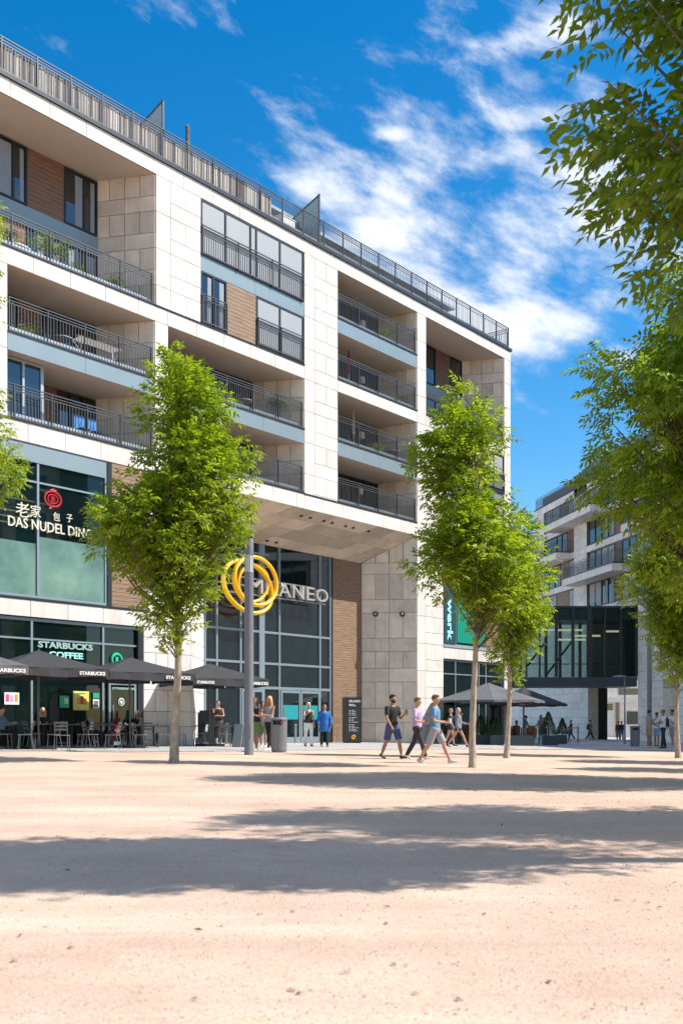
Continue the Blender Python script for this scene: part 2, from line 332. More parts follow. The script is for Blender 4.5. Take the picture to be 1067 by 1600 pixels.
# ------------------------------------------------------------------ ground
def build_ground():
    xs = sorted(set(list(np.linspace(-40, 40, 81))+[-1500, -600, -200, -90, -60, 60, 90, 200, 600, 1500]))
    ys = sorted(set(list(np.linspace(-20, 130, 151))+[-1500, -400, -100, -50, 160, 250, 600, 2000]))
    mb = MB()
    for y in ys:
        for x in xs: mb.v.append((x, y, gz(x, y)))
    n = len(xs)
    for j in range(len(ys)-1):
        for i in range(n-1): mb.f.append((j*n+i, j*n+i+1, (j+1)*n+i+1, (j+1)*n+i))
    m = mat('gravel', (.56, .40, .30), .95)
    nt = m.node_tree; N = nt.nodes; L = nt.links; b = N['Principled BSDF']
    tc = N.new('ShaderNodeTexCoord')
    def noise(sc, det, ro=.6):
        x = N.new('ShaderNodeTexNoise'); x.inputs['Scale'].default_value = sc; x.inputs['Detail'].default_value = det; x.inputs['Roughness'].default_value = ro
        L.new(tc.outputs['Object'], x.inputs['Vector']); return x.outputs['Fac']
    def rng(x, a, b_, c=0, d=1):
        r = N.new('ShaderNodeMapRange'); L.new(x, r.inputs[0]); r.inputs[1].default_value = a; r.inputs[2].default_value = b_; r.inputs[3].default_value = c; r.inputs[4].default_value = d; return r.outputs[0]
    def mix(f, a, c, bt='MIX'):
        x = N.new('ShaderNodeMix'); x.data_type = 'RGBA'; x.blend_type = bt
        if isinstance(f, (int, float)): x.inputs[0].default_value = f
        else: L.new(f, x.inputs[0])
        for i, q in ((6, a), (7, c)):
            if isinstance(q, tuple): x.inputs[i].default_value = (*q, 1)
            else: L.new(q, x.inputs[i])
        return x.outputs[2]
    base = mix(rng(noise(.45, 6), .38, .62), (.48, .325, .237), (.66, .46, .34))
    base = mix(rng(noise(3.5, 4), .45, .75, 0, .5), base, (.52, .42, .35))
    base = mix(rng(noise(14, 4, .7), .50, .68, 0, .35), base, (.34, .23, .17))
    base = mix(rng(noise(38, 4, .75), .50, .66, 0, .75), base, (.30, .20, .145))
    base = mix(rng(noise(80, 3, .75), .54, .68, 0, .75), base, (.84, .70, .58))
    mpx = N.new('ShaderNodeMapping'); mpx.inputs['Scale'].default_value = (.22, 1.6, 1); L.new(tc.outputs['Object'], mpx.inputs[0])
    tk = N.new('ShaderNodeTexNoise'); tk.inputs['Scale'].default_value = 1.0; tk.inputs['Detail'].default_value = 7; tk.inputs['Roughness'].default_value = .65; L.new(mpx.outputs[0], tk.inputs['Vector'])
    base = mix(rng(tk.outputs['Fac'], .52, .68, 0, .38), base, (.36, .25, .185)); base = mix(rng(tk.outputs['Fac'], .46, .34, 0, .3), base, (.74, .58, .46))
    vo = N.new('ShaderNodeTexVoronoi'); vo.inputs['Scale'].default_value = 26; L.new(tc.outputs['Object'], vo.inputs['Vector'])
    base = mix(rng(vo.outputs['Distance'], .16, .10, 0, .55), base, (.42, .31, .25))
    L.new(base, b.inputs['Base Color'])
    bp = N.new('ShaderNodeBump'); bp.inputs['Strength'].default_value = .55; bp.inputs['Distance'].default_value = .012
    ad = N.new('ShaderNodeMath'); ad.operation = 'ADD'; L.new(noise(60, 3, .7), ad.inputs[0]); L.new(noise(7, 3), ad.inputs[1]); L.new(ad.outputs[0], bp.inputs['Height']); L.new(bp.outputs[0], b.inputs['Normal'])
    o = mb.build('ground', m, smooth=True); o['kind'] = 'structure'
    # scattered grit near the camera
    g = MB(); rnd = random.Random(4)
    for i in range(22000):
        Y = 2.6+19*rnd.random()**1.9; X = (rnd.random()*2-1)*(Y*.36+.4); r = rnd.uniform(.002, .007)*(1+.06*Y) if rnd.random() < .985 else rnd.uniform(.009, .016)
        z = gz(X, Y); k = len(g.v); a = rnd.random()*6
        for q in range(4): g.v.append((X+r*math.cos(a+q*1.57)*rnd.uniform(.7, 1.2), Y+r*math.sin(a+q*1.57)*rnd.uniform(.7, 1.2), z-.001))
        g.v.append((X+r*.2, Y, z+r*rnd.uniform(.5, .9)))
        g.f += [(k+q, k+(q+1)%4, k+4) for q in range(4)]
    g.build('gravel_grit', mat('grit', (.42, .29, .22), .9, var=.5, vscale=9, rgb2=(.68, .56, .46)), stuff=True)
    rn = np.random.default_rng(3); n = 130; Y = 3+22*rn.random(n)**1.3; X = (rn.random(n)*2-1)*Y*.36
    P = np.stack([X, Y, [gz(x, y)+.006 for x, y in zip(X, Y)]], 1); D = np.stack([rn.normal(size=n), rn.normal(size=n), np.zeros(n)+.08], 1); Nn = np.tile([0, 0, 1.], (n, 1))+rn.normal(size=(n, 3))*.2
    fl = leaf_mesh('fallen_leaves', P, D, Nn, rn.uniform(.03, .06, n), rn.uniform(.015, .026, n), mat('dry_leaf', (.16, .10, .04), .8, var=.4, vscale=3)); o = inst('fallen_leaves', fl); o['kind'] = 'stuff'
    # paved strip along the buildings, 4 mm proud, with kerb edging
    edge = [(-40, 15), (-9.5, 30.4), (-4, 33.4), (.15, 38.4), (5, 43), (15, 47), (40, 50)]
    def ey(x):
        for (a, b1), (c, d) in zip(edge, edge[1:]):
            if a <= x <= c: return b1+(d-b1)*(x-a)/(c-a)
        return edge[-1][1]
    pv = MB(); X = np.linspace(-40, 40, 81)
    for x in X:
        e = ey(x)
        for t in np.linspace(0, 1, 41): y = e+(128-e)*t; pv.v.append((x, y, gz(x, y)+.006+.0001*(y-e)))
    for i in range(80):
        for j in range(40): pv.f.append((i*41+j, (i+1)*41+j, (i+1)*41+j+1, i*41+j+1))
    pm = mat('paving', (.40, .37, .34), .8); nt = pm.node_tree; N = nt.nodes; L = nt.links; b = N['Principled BSDF']
    tc = N.new('ShaderNodeTexCoord'); mp = N.new('ShaderNodeMapping'); mp.inputs['Rotation'].default_value = (0, 0, R_(-52)); L.new(tc.outputs['Object'], mp.inputs[0])
    br = N.new('ShaderNodeTexBrick'); br.inputs['Scale'].default_value = 1; br.inputs['Brick Width'].default_value = .6; br.inputs['Row Height'].default_value = .4; br.inputs['Mortar Size'].default_value = .012
    br.inputs['Color1'].default_value = (.43, .40, .37, 1); br.inputs['Color2'].default_value = (.36, .34, .32, 1); br.inputs['Mortar'].default_value = (.17, .16, .15, 1)
    L.new(mp.outputs[0], br.inputs['Vector'])
    ns = N.new('ShaderNodeTexNoise'); ns.inputs['Scale'].default_value = .9; ns.inputs['Detail'].default_value = 6; L.new(tc.outputs['Object'], ns.inputs['Vector'])
    mx = N.new('ShaderNodeMix'); mx.data_type = 'RGBA'; mx.blend_type = 'OVERLAY'; mx.inputs[0].default_value = .35; L.new(br.outputs[0], mx.inputs[6]); L.new(ns.outputs['Color'], mx.inputs[7])
    hs = N.new('ShaderNodeHueSaturation'); hs.inputs['Saturation'].default_value = .5; L.new(mx.outputs[2], hs.inputs['Color']); L.new(hs.outputs[0], b.inputs['Base Color'])
    o = pv.build('paved_plaza', pm, smooth=True); o['kind'] = 'structure'
    kb = MB()
    for (a, b1), (c, d) in zip(edge[:-1], edge[1:]):
        n = max(1, int(math.hypot(c-a, d-b1)/1.0))
        for i in range(n):
            x0, y0 = a+(c-a)*i/n, b1+(d-b1)*i/n; x1, y1 = a+(c-a)*(i+.985)/n, b1+(d-b1)*(i+.985)/n
            nx, ny = (y1-y0), -(x1-x0); l = math.hypot(nx, ny); nx *= .12/l; ny *= .12/l
            z = gz(x0, y0)
            kb.prism([(x0+nx, y0+ny), (x1+nx, y1+ny), (x1, y1), (x0, y0)], z-.1, z+.022)
    o = kb.build('kerb_edging', mat('kerb_stone', (.33, .31, .29), .8, var=.2, vscale=3)); o['kind'] = 'structure'
build_ground()

# ------------------------------------------------------------------ main building
PM = Plane(-10.86, 34.60, math.atan2(.788, .6155))
main = thing('apartment_building', 'large beige stone mixed-use block with deep balconies, roof terrace and a glazed corner entrance', 'building', (PM.X0, PM.Y0, 0), PM.ang)
U, Z = PM.u, PM.z
_pc = {}
def panel_mesh(w, h, m):
    k = (round(w, 2), round(h, 2), m)
    if k not in _pc:
        w2, h2 = k[0]-.016, k[1]-.016; mb = MB(); c = .006; t = .03
        b = [(0, 0, 0), (w2, 0, 0), (w2, 0, h2), (0, 0, h2)]; f = [(c, -t, c), (w2-c, -t, c), (w2-c, -t, h2-c), (c, -t, h2-c)]; g = [(0, -t+c, 0), (w2, -t+c, 0), (w2, -t+c, h2), (0, -t+c, h2)]
        mb.v = b+g+f
        for i in range(4):
            j = (i+1)%4; mb.f += [(i, j, 4+j, 4+i), (4+i, 4+j, 8+j, 8+i)]
        mb.f.append((8, 9, 10, 11))
        _pc[k] = mb.mesh('stone_panel', M[m])
    return _pc[k]
def panel(parent, A, B, s0, s1, z0, z1, m='stone', name='stone_panel'):
    L_ = math.hypot(B[0]-A[0], B[1]-A[1]); ang = math.atan2(B[1]-A[1], B[0]-A[0]); dx, dy = math.cos(ang), math.sin(ang)
    s0 += .008; z0 += .008
    return inst(name, panel_mesh(s1-s0+.008, z1-z0+.008, m), parent, (A[0]+dx*s0, A[1]+dy*s0, z0), (0, 0, ang))
ZT = 21.06
def rows_for(z0, z1, zt=ZT):
    """row boundaries: a tall course and a short course repeat every 1.35 m below zt"""
    out = []; n = math.ceil((zt-z0)/1.35)+1
    segs = []
    for i in range(-2, n+1):
        a = zt-1.35*i; segs += [(a-.79, a, 'tall'), (a-1.35, a-.79, 'short')]
    for a, b, k in segs:
        lo, hi = max(a, z0), min(b, z1)
        if hi-lo > .09: out.append((lo, hi, k))
        elif hi-lo > .01 and out and abs(out[-1][0]-hi) < .01: out[-1] = (lo, out[-1][1], out[-1][2])
    return out
def wall_panels(parent, A, B, z0, z1, kind='grid', w=1.5, m='stone', off=0):
    L_ = math.hypot(B[0]-A[0], B[1]-A[1])
    n = max(1, round(L_/w)); ww = L_/n
    if kind == 'row':                                           # a single course
        cuts = [0]; x = off if off > .3 else w
        while x < L_-.4: cuts.append(x); x += w
        cuts.append(L_)
        for a, b in zip(cuts, cuts[1:]): panel(parent, A, B, a, b, z0, z1, m)
    elif kind == 'edge':                                        # narrow column of tall panels
        z = ZT-1.35*math.ceil((ZT-z1)/1.35) if z1 < ZT else ZT
        cuts = [z1]+[q for q in [ZT-1.35*i for i in range(0, 20)] if z0+.12 < q < z1-.12]+[z0]
        for a, b in zip(cuts, cuts[1:]): panel(parent, A, B, 0, L_, b, a, m)
    else:
        for lo, hi, k in rows_for(z0, z1):
            for i in range(n):
                if k == 'tall' and ww > .9: panel(parent, A, B, i*ww, (i+.5)*ww, lo, hi, m); panel(parent, A, B, (i+.5)*ww, (i+1)*ww, lo, hi, m)
                else: panel(parent, A, B, i*ww, (i+1)*ww, lo, hi, m)
def railing(parent, u0, u1, zb, v=-.0, h=1.1, step=1.42, upstand=True, name='railing'):
    mb = MB(); mb.box(u0, u1, v-.02, v+.02, zb+.02, zb+.06)
    mb.box(u0, u1, v-.025, v+.025, zb+h-.03, zb+h); mb.box(u0, u1, v-.015, v+.015, zb+h-.125, zb+h-.10); mb.box(u0, u1, v-.014, v+.014, zb+h-.22, zb+h-.19)
    n = max(1, round((u1-u0)/step)); st = (u1-u0)/n
    for i in range(n+1): x = min(max(u0+i*st, u0+.03), u1-.03); mb.box(x-.014, x+.014, v-.032, v+.032, zb-.04, zb+h-.005)
    r = mb.build(name, M['rail'], parent)
    b = MB(); k = int((u1-u0)/.125)
    for i in range(1, k):
        x = u0+i*(u1-u0)/k; b.box(x-.010, x+.010, v-.008, v+.008, zb+.055, zb+h-.2)
    b.build('baluster', M['rail'], r, stuff=True)
    if upstand: MB().box(u0+.01, u1-.01, v+.09, v+.11, zb, zb+.19).build('upstand', M['zinc'], r)
    return r
def window(parent, u0, u1, z0, z1, v=0, frame=.07, mulls=(), blind=None, curtain=False, g='glassd', fm='anth', transoms=(), name='window'):
    f = MB(); d = .07
    f.box(u0, u1, v-.02, v+d, z0, z0+frame); f.box(u0, u1, v-.02, v+d, z1-frame, z1)
    f.box(u0, u0+frame, v-.018, v+d-.003, z0+frame, z1-frame); f.box(u1-frame, u1, v-.018, v+d-.003, z0+frame, z1-frame)
    for x in mulls: f.box(x-.04, x+.04, v-.03, v+d-.006, z0+frame, z1-frame)
    for q in transoms: f.box(u0+frame, u1-frame, v-.026, v+d-.009, q-.03, q+.03)
    w = f.build(name, M[fm], parent)
    ed = [u0+frame]+list(mulls)+[u1-frame]
    for a, b in zip(ed, ed[1:]):
        MB().box(a, b, v+.03, v+.045, z0+frame, z1-frame).build('pane', M[g], w)
        if blind: MB().box(a+.05, b-.05, v+.004, v+.012, z1-frame-(z1-z0)*blind, z1-frame).build('blind', M['blind'], w)
        if curtain: MB().box(a+.06+(b-a)*.45, b-.06, v+.022, v+.028, z0+frame+.02, z1-frame-.05).build('curtain', M['curtain'], w)
    return w
def boards(parent, u0, u1, z0, z1, v, m='wood', pitch=.15, name='timber_cladding'):
    c = MB().box(u0, u1, v+.02, v+.05, z0, z1).build(name, M['joint'], parent)
    b = MB(); n = max(1, int((z1-z0)/pitch)); rnd = random.Random(int(u0*97+z0*13))
    for i in range(n):
        a = z0+(z1-z0)*i/n; e = z0+(z1-z0)*(i+1)/n-.012; x = u0
        while x < u1-.01:
            x2 = min(u1, x+rnd.uniform(.8, 2.2)); x2 = u1 if u1-x2 < .4 else x2
            b.box(x+.002, x2-.002, v-rnd.uniform(0, .006), v+.02, a, e); x = x2
    b.build('board', M[m], c, stuff=True)
    return c
def metal_band(parent, u0, u1, z0, z1, v=0, w=2.9, d=None, off=0):
    n = max(1, round((u1-u0)/w)); x = (u1-u0)/n
    for i in range(n): MB().box(u0+i*x+.006, u0+(i+1)*x-.006, v-.03, v, z0, z1).build('metal_fascia_panel', M['bluemetal'], parent)

LV = dict(f5=18.95, f4=16.25, f3=13.55, f2=10.8)
DB = 2.1
uA0 = U(-120); uA = U(243); uA2 = U(241); uB0 = U(262); uBw = U(313); uB1 = U(475); uC1 = U(527); uD0 = U(651); uD1 = U(665); uE0 = U(787); uE1 = U(797)
u12 = U(11)
def solid(pts, z0, z1, m='joint', name='core_wall'): return MB().prism(pts, z0, z1).build(name, M[m], main)
SK = -.95     # recess side walls lean back to the left by this much over depth DB

# --- roof slab, top fascia, coping
solid([(uA0, .002), (uE1-.004, .002), (uE1-.004, 12), (uA0, 12)], 21.07, 21.60, 'joint', 'roof_slab')
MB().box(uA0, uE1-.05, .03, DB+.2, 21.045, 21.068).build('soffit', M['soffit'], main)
wall_panels(main, (uA0, 0), (uE1, 0), 21.05, 21.60, 'row', 1.52)
MB().box(uA0, uE1+.06, -.10, .5, 21.60, 21.74).build('coping', M['anth'], main)
# --- back walls (behind the recesses)
solid([(uA0, DB+.12), (uE1-.01, DB+.12), (uE1-.01, DB+.4), (uA0, DB+.4)], 10.1, 21.07, 'soffit', 'rear_wall')
# closing body of the building behind, down to the ground
solid([(uA0, 3.2), (uE1-.05, 3.2), (uE1-.05, 13.5), (uA0, 13.5)], -.6, 21.07, 'soffit', 'building_core')

# --- pilasters: core prisms and panels on front and on the faces that look left
def pier(uL, uR, z0, z1, skewL=True, skewR=True, front='grid', edge=0, side=True, w=None, depth=DB+.12, sk=SK):
    a = sk*depth/DB
    pts = [(uL+.03, 0), (uR-.004, 0), (uR-.004+(a if skewR else 0), depth), (uL+.03+(a if skewL else 0), depth)]
    solid(pts, z0, z1, 'joint', 'pier')
    if front == 'grid':
        if edge: wall_panels(main, (uL, 0), (uL+edge, 0), z0, z1, 'edge'); wall_panels(main, (uL+edge, 0), (uR, 0), z0, z1, 'grid', w or 1.5)
        else: wall_panels(main, (uL, 0), (uR, 0), z0, z1, 'grid', w or 1.5)
    else: wall_panels(main, (uL, 0), (uR, 0), z0, z1, 'edge')
    if side: wall_panels(main, (uL+a, depth-.02), (uL+.0, .0), z0, z1, 'grid', 1.2, 'stone_sh')
# pilaster between the two left bays
pier(uA, U(266), 16.26, 21.05, front='edge')
wall_panels(main, (U(266), 0), (uBw, 0), 16.26, 21.05, 'grid', 1.7)
solid([(U(266)-.01, 0), (uBw-.004, 0), (uBw-.004, DB), (U(266)-.9, DB)], 16.26, 21.06)
pier(uA2, uB0, 10.72, 15.66, front='edge')
# pilaster C, D, corner
pier(uB1, uC1, 10.72, 21.05, edge=U(491)-uB1)
pier(uD0, uD1, 10.72, 21.05, front='edge', sk=-.3)
pier(uE0, uE1, 16.25, 21.05, front='edge')
solid([(uE1-.6, .004), (uE1-.004, .004), (uE1-.004, 3.3), (uE1-.6, 3.3)], -.6, 21.06, 'stone', 'corner_wall')
wall_panels(main, (uE1, 0), (uE1, 9.0), 10.1, 21.05, 'grid', 1.5)
wall_panels(main, (uE1, 0), (uE1, 9.0), 0, 10.1, 'grid', 1.5, 'stone_sh') if False else None
pier(U(-3), u12, 10.72, 15.66, front='edge', skewL=False, side=False)

# --- slabs / bands
def slab(u0, u1, z0, z1, kind, step=1.5, off=0, sk0=0, depth=DB+.14):
    MB().prism([(u0, .005), (u1, .005), (u1, depth), (u0, depth)], z0+.022, z1-.002).build('floor_slab', M['joint'], main)
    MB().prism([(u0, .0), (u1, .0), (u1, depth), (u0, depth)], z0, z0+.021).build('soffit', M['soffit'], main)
    if kind == 'stone': wall_panels(main, (u0, 0), (u1, 0), z0, z1-.04, 'row', step, off=off)
    else: metal_band(main, u0, u1, z0, z1-.04, .0)
    MB().box(u0, u1, -.07, .06, z1-.04, z1).build('slab_edge_trim', M['anth'], main)
slab(uA0, uA-.02, 15.66, 16.26, 'stone', off=.9)
slab(u12, uA2-.02, 12.93, 13.55, 'metal')
slab(uA0, uB1, 10.1, 10.78, 'stone', off=.7)
slab(uB0-.01, uB1, 15.66, 16.26, 'stone', off=1.1) if False else None
slab(uA2, uB1, 15.66, 16.26, 'stone', off=.62)
slab(uB0, uB1, 12.88, 13.52, 'metal')
slab(uC1, uD0, 18.30, 18.96, 'metal'); slab(uC1, uD0, 15.66, 16.24, 'stone'); slab(uC1, uD0, 12.84, 13.5, 'metal')
slab(uB1, uD0, 10.1, 10.76, 'stone', off=1.2)
slab(uD1, uE0, 15.66, 16.24, 'stone')
# --- railings
railing(main, uA0+.1, uA-.14, 16.27, .02); railing(main, u12+.05, uA2-.1, 13.56, .02); railing(main, u12-1.2, uA2-.1, 10.8, .02)
railing(main, uB0+.05, uB1-.1, 13.53, .02); railing(main, uB0+.05, uB1-.1, 10.8, .02)
for z in (18.97, 16.25, 13.51, 10.77): railing(main, uC1+.04, uD0-.12, z, .02)
railing(main, uD1+.04, uE0-.1, 16.25, .02)
railing(main, uA0, uE1-.15, 21.78, .02, step=1.36, name='roof_railing')
rr = MB(); x = uE1-.15
for z, t in ((22.86, .03), (22.76, .025), (22.66, .025), (21.82, .03)): rr.box(x-.02, x+.02, .02, 3.6, z-t, z)
for i in range(29): rr.box(x-.01, x+.01, .12+i*.125-.01, .12+i*.125+.01, 21.8, 22.66)
for y in (1.4, 2.8): rr.box(x-.03, x+.03, y-.014, y+.014, 21.7, 22.86)
rr.build('roof_railing', M['rail'], main)

# --- bay A rear wall, double height recess at the top
v = DB
def uv(px): return U(px, v)
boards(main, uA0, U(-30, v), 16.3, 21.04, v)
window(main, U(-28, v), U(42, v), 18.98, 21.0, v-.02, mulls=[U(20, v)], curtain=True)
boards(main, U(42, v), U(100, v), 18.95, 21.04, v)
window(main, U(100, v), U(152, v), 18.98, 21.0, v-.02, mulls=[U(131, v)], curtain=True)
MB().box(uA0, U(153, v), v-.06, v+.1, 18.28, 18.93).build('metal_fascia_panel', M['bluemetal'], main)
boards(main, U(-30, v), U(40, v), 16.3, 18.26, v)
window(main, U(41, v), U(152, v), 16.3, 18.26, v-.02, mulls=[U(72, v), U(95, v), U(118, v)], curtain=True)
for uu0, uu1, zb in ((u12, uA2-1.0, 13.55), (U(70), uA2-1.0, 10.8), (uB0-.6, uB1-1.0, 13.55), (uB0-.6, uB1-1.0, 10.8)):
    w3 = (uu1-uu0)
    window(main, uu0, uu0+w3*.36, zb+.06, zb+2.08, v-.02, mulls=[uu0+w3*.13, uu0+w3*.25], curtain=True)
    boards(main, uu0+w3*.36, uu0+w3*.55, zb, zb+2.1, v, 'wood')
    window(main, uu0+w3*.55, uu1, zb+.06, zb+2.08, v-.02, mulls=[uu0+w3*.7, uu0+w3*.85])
# projecting glazed winter garden at the left end
wg = window(main, U(12)+.02, U(66, .45), 10.82, 12.9, .45, mulls=[U(36, .45)], fm='zinc')
MB().box(U(66, .45), U(66, .45)+.06, .45, DB, 10.8, 12.92).build('winter_garden_side', M['zinc'], main)
# --- bay B top: flush windows
MB().box(uBw, uB1, .08, DB, 16.26, 21.06).build('bay_core', M['joint'], main)
window(main, uBw, uB1-.03, 18.92, 21.04, .0, mulls=[U(352), U(391), U(400), U(437)], blind=.92)
metal_band(main, uBw, uB1-.02, 18.30, 18.90, .03)
railing(main, uBw+.02, uB1-.1, 18.93, -.08, upstand=False, step=1.75)
window(main, uBw, U(354), 16.30, 18.28, .0, mulls=[U(333)], curtain=True)
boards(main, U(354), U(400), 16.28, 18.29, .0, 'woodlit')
window(main, U(400), uB1-.03, 16.30, 18.28, .0, mulls=[U(437)], blind=.9)
railing(main, uBw+.02, U(354)-.03, 16.30, -.08, upstand=False, step=.9); railing(main, U(400)+.02, uB1-.1, 16.30, -.08, upstand=False, step=1.75)
# --- bay C rear walls
for zb in (18.95, 16.25, 13.5, 10.77):
    a, b = uC1-.6, uD0-.4; w3 = b-a
    window(main, a, a+w3*.3, zb+.06, zb+2.05, v-.02, mulls=[a+w3*.15])
    boards(main, a+w3*.3, a+w3*.52, zb, zb+2.1, v, 'wood')
    window(main, a+w3*.52, b, zb+.06, zb+2.05, v-.02, mulls=[a+w3*.68, a+w3*.84])
# --- bay D
window(main, U(660, v), U(680, v), 18.98, 21.0, v-.02); boards(main, U(680, v), U(703, v), 18.95, 21.04, v)
window(main, U(703, v), U(721, v), 18.98, 21.0, v-.02)
MB().box(U(655, v), U(722, v), v-.06, v+.1, 18.28, 18.93).build('metal_fascia_panel', M['bluemetal'], main)
window(main, U(660, v), U(700, v), 16.3, 18.26, v-.02, mulls=[U(680, v)]); boards(main, U(700, v), U(721, v), 16.3, 18.26, v)
MB().box(uD1, uE1-.1, .08, DB, 10.1, 15.66).build('bay_core', M['joint'], main)
pier(uE0, uE1, 10.1, 15.66, front='edge', side=False); wall_panels(main, (uD1, 0), (U(690), 0), 10.1, 15.66, 'grid', 1.7)
for z0, z1 in ((13.55, 15.62), (10.82, 12.9)):
    window(main, U(690), U(722), z0, z1, 0, mulls=[U(706)], blind=.9); boards(main, U(722), U(756), z0, z1, 0, 'woodlit'); window(main, U(756), uE0-.02, z0, z1, 0, mulls=[U(771)], blind=.85)
    railing(main, U(690), U(722), z0, -.08, upstand=False); railing(main, U(756), uE0-.05, z0, -.08, upstand=False)
metal_band(main, U(690), uE0, 12.92, 13.53, .03); wall_panels(main, (U(690), 0), (uE0, 0), 10.1, 10.8, 'row', 1.5)

# --- lower left: restaurant window, band, coffee shop front
uW = U(168); uG = U(222); uP = U(298)
MB().box(uA0, uG, 2.4, 3.19, -.4, 10.05).build('shop_core', M['black'], main)
MB().box(uG-.01, uP-.02, .004, 3.2, -.4, 10.12).build('pier', M['joint'], main)
nf = window(main, U(-110), uW, 5.06, 10.08, .04, frame=.09, mulls=[U(-34), U(60)], transoms=[8.87], g='glasss', fm='mull')
MB().box(U(-110), uW-.1, -.01, .03, 9.5, 10.0).build('spandrel', M['bluemetal'], nf)
MB().box(uW, uW+.18, -.02, .12, 5.06, 10.08).build('window_jamb', M['anth'], main)
film = mat('frosted_film', (.07, .19, .18), .25, var=.45, vscale=.45, rgb2=(.20, .33, .27)); M['film'] = film
MB().box(U(-108), U(60)-.05, .06, .068, 5.16, 6.85).build('frosted_film', film, nf); MB().box(U(60)+.05, uW-.1, .06, .068, 5.16, 7.1).build('frosted_film', film, nf)
boards(main, uW+.18, uG+.25, 4.98, 10.1, .0, 'woodlit')
MB().box(uA0, uG+.25, -.06, .05, 4.98, 5.05).build('slab_edge_trim', M['anth'], main)
MB().box(uA0, uG, .02, 2.39, 4.42, 4.97).build('floor_slab', M['joint'], main)
wall_panels(main, (uA0, 0), (uG+.25, 0), 4.42, 4.98, 'row', 1.5, off=.8)
wall_panels(main, (uG+.25, 0), (uP, 0), 4.42, 10.1, 'grid', 1.4)
wall_panels(main, (uG+.05, 0), (uP, 0), .05, 4.42, 'grid', 1.35)
cs = window(main, U(-110), uG, .1, 4.40, .10, frame=.1, mulls=[U(-40), U(52), U(163.6)], transoms=[3.72], g='glasss', fm='mull')
MB().box(U(170)-.05, U(215), .04, .12, 2.4, 2.52).build('door_head', M['mull'], cs)
dr = MB(); d0, d1 = U(171), U(214)
dr.box(d0, d0+.09, .03, .1, .12, 2.4); dr.box(d1-.09, d1, .03, .1, .12, 2.4); dr.box(d0+.09, d1-.09, .03, .1, .12, .3); dr.box(d0+.09, d1-.09, .03, .1, 2.3, 2.4); dr.box(d0+.14, d0+.17, -.03, 0, .9, 1.6)
dd = dr.build('door', M['mull'], main); MB().box(d0+.09, d1-.09, .06, .075, .3, 2.3).build('pane', M['glasss'], dd)
MB().box(U(216), uG+.02, .0, .1, .1, 4.4).build('window_jamb', M['anth'], main)
# --- entrance recess
VE = 2.35
eL, eR, eW = U(318, VE), U(516, VE), U(565, VE)
ZE = 8.8
# left reveal
MB().prism([(uP-.02, .004), (uP+.0, .004), (eL, VE), (eL-.6, VE+.4)], -.4, 10.1).build('pier', M['joint'], main)
wall_panels(main, (uP, 0), (eL-.02, VE), .05, 10.08, 'grid', 1.25)
# glass wall
g = MB(); mu = [U(p, VE) for p in (337.8, 375, 411, 435.6, 499)]; tz = [Z(320, 979, VE), Z(320, 1031, VE)]; dz = Z(437, 1078, VE)
for x in [eL+.05]+mu+[eR-.05]: g.box(x-.045, x+.045, VE-.06, VE+.1, .05, ZE)
for z in tz: g.box(eL, eR, VE-.05, VE+.09, z-.05, z+.05)
g.box(eL, eR, VE-.055, VE+.095, dz, dz+.12)
g.box(U(404, VE), U(411, VE), VE-.065, VE+.1, .05, ZE-.01)
gw = g.build('curtain_wall', M['mull'], main)
xs = [eL]+mu+[eR]; zs = [.05]+[dz]+sorted(tz)+[ZE]
for i in range(len(xs)-1):
    for j in range(len(zs)-1):
        MB().box(xs[i]+.04, xs[i+1]-.04, VE+.02, VE+.035, zs[j]+.02, zs[j+1]-.02).build('pane', M['glasse'], gw)
for px0, px1 in ((437, 467), (468, 497), (376, 392), (393, 409)):
    a, b = U(px0, VE), U(px1, VE); d = MB(); y0, y1 = VE-.1, VE-.03
    d.box(a, a+.09, y0, y1, .06, dz-.02); d.box(b-.09, b, y0, y1, .06, dz-.02); d.box(a+.09, b-.09, y0, y1, .06, .3); d.box(a+.09, b-.09, y0, y1, dz-.14, dz-.02)
    o = d.build('door', M['mull'], main); MB().box(a+.09, b-.09, VE-.07, VE-.055, .3, dz-.14).build('pane', M['glasse'], o)
    MB().tube([(a+.2, VE-.16, .8), (a+.2, VE-.16, 1.7)], .018).build('handle', M['steel'], o)
    p = MB().box(a+.14, b-.14, VE-.078, VE-.073, 1.1, 1.75).build('screen', M['joint'], o); M.setdefault('teal_scr', emit('teal_screen', (.01, .24, .27), .08)); p.data.materials.clear(); p.data.materials.append(M['teal_scr'])
MB().box(eL, eR, VE+.3, VE+.5, 0, ZE+.2).build('lobby_wall', M['black'], main)
MB().box(eR, eR+.1, VE-.08, VE+.1, .05, ZE).build('window_jamb', M['black'], main)
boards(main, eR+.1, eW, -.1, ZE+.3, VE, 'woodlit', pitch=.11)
# frontal wall right of the entrance
A = (eW, VE); B = (uD0, 0)
LW = math.hypot(B[0]-A[0], B[1]-A[1])
MB().prism([(A[0]+.02, A[1]+.02), (B[0], .03), (B[0], 3.0), (A[0]-.2, 3.0)], -.6, [ZE+.1, 10.1, 10.1, ZE+.1]).build('pier', M['joint'], main)
cyc = [(-.3, .95), (.95, 1.65), (1.65, 2.95), (2.95, 3.62), (3.62, 4.45), (4.45, 5.1), (5.1, 6.35), (6.35, 7.0), (7.0, 8.25), (8.25, 8.8)]
for i, (a, b) in enumerate(cyc):
    if i % 2 == 0:
        for k in range(4): panel(main, A, B, LW*(k/4), LW*((k+1)/4), a, b, 'stone_sh')
    else:
        for k in range(2): panel(main, A, B, LW*k/2, LW*(k+1)/2, a, b, 'stone_sh')
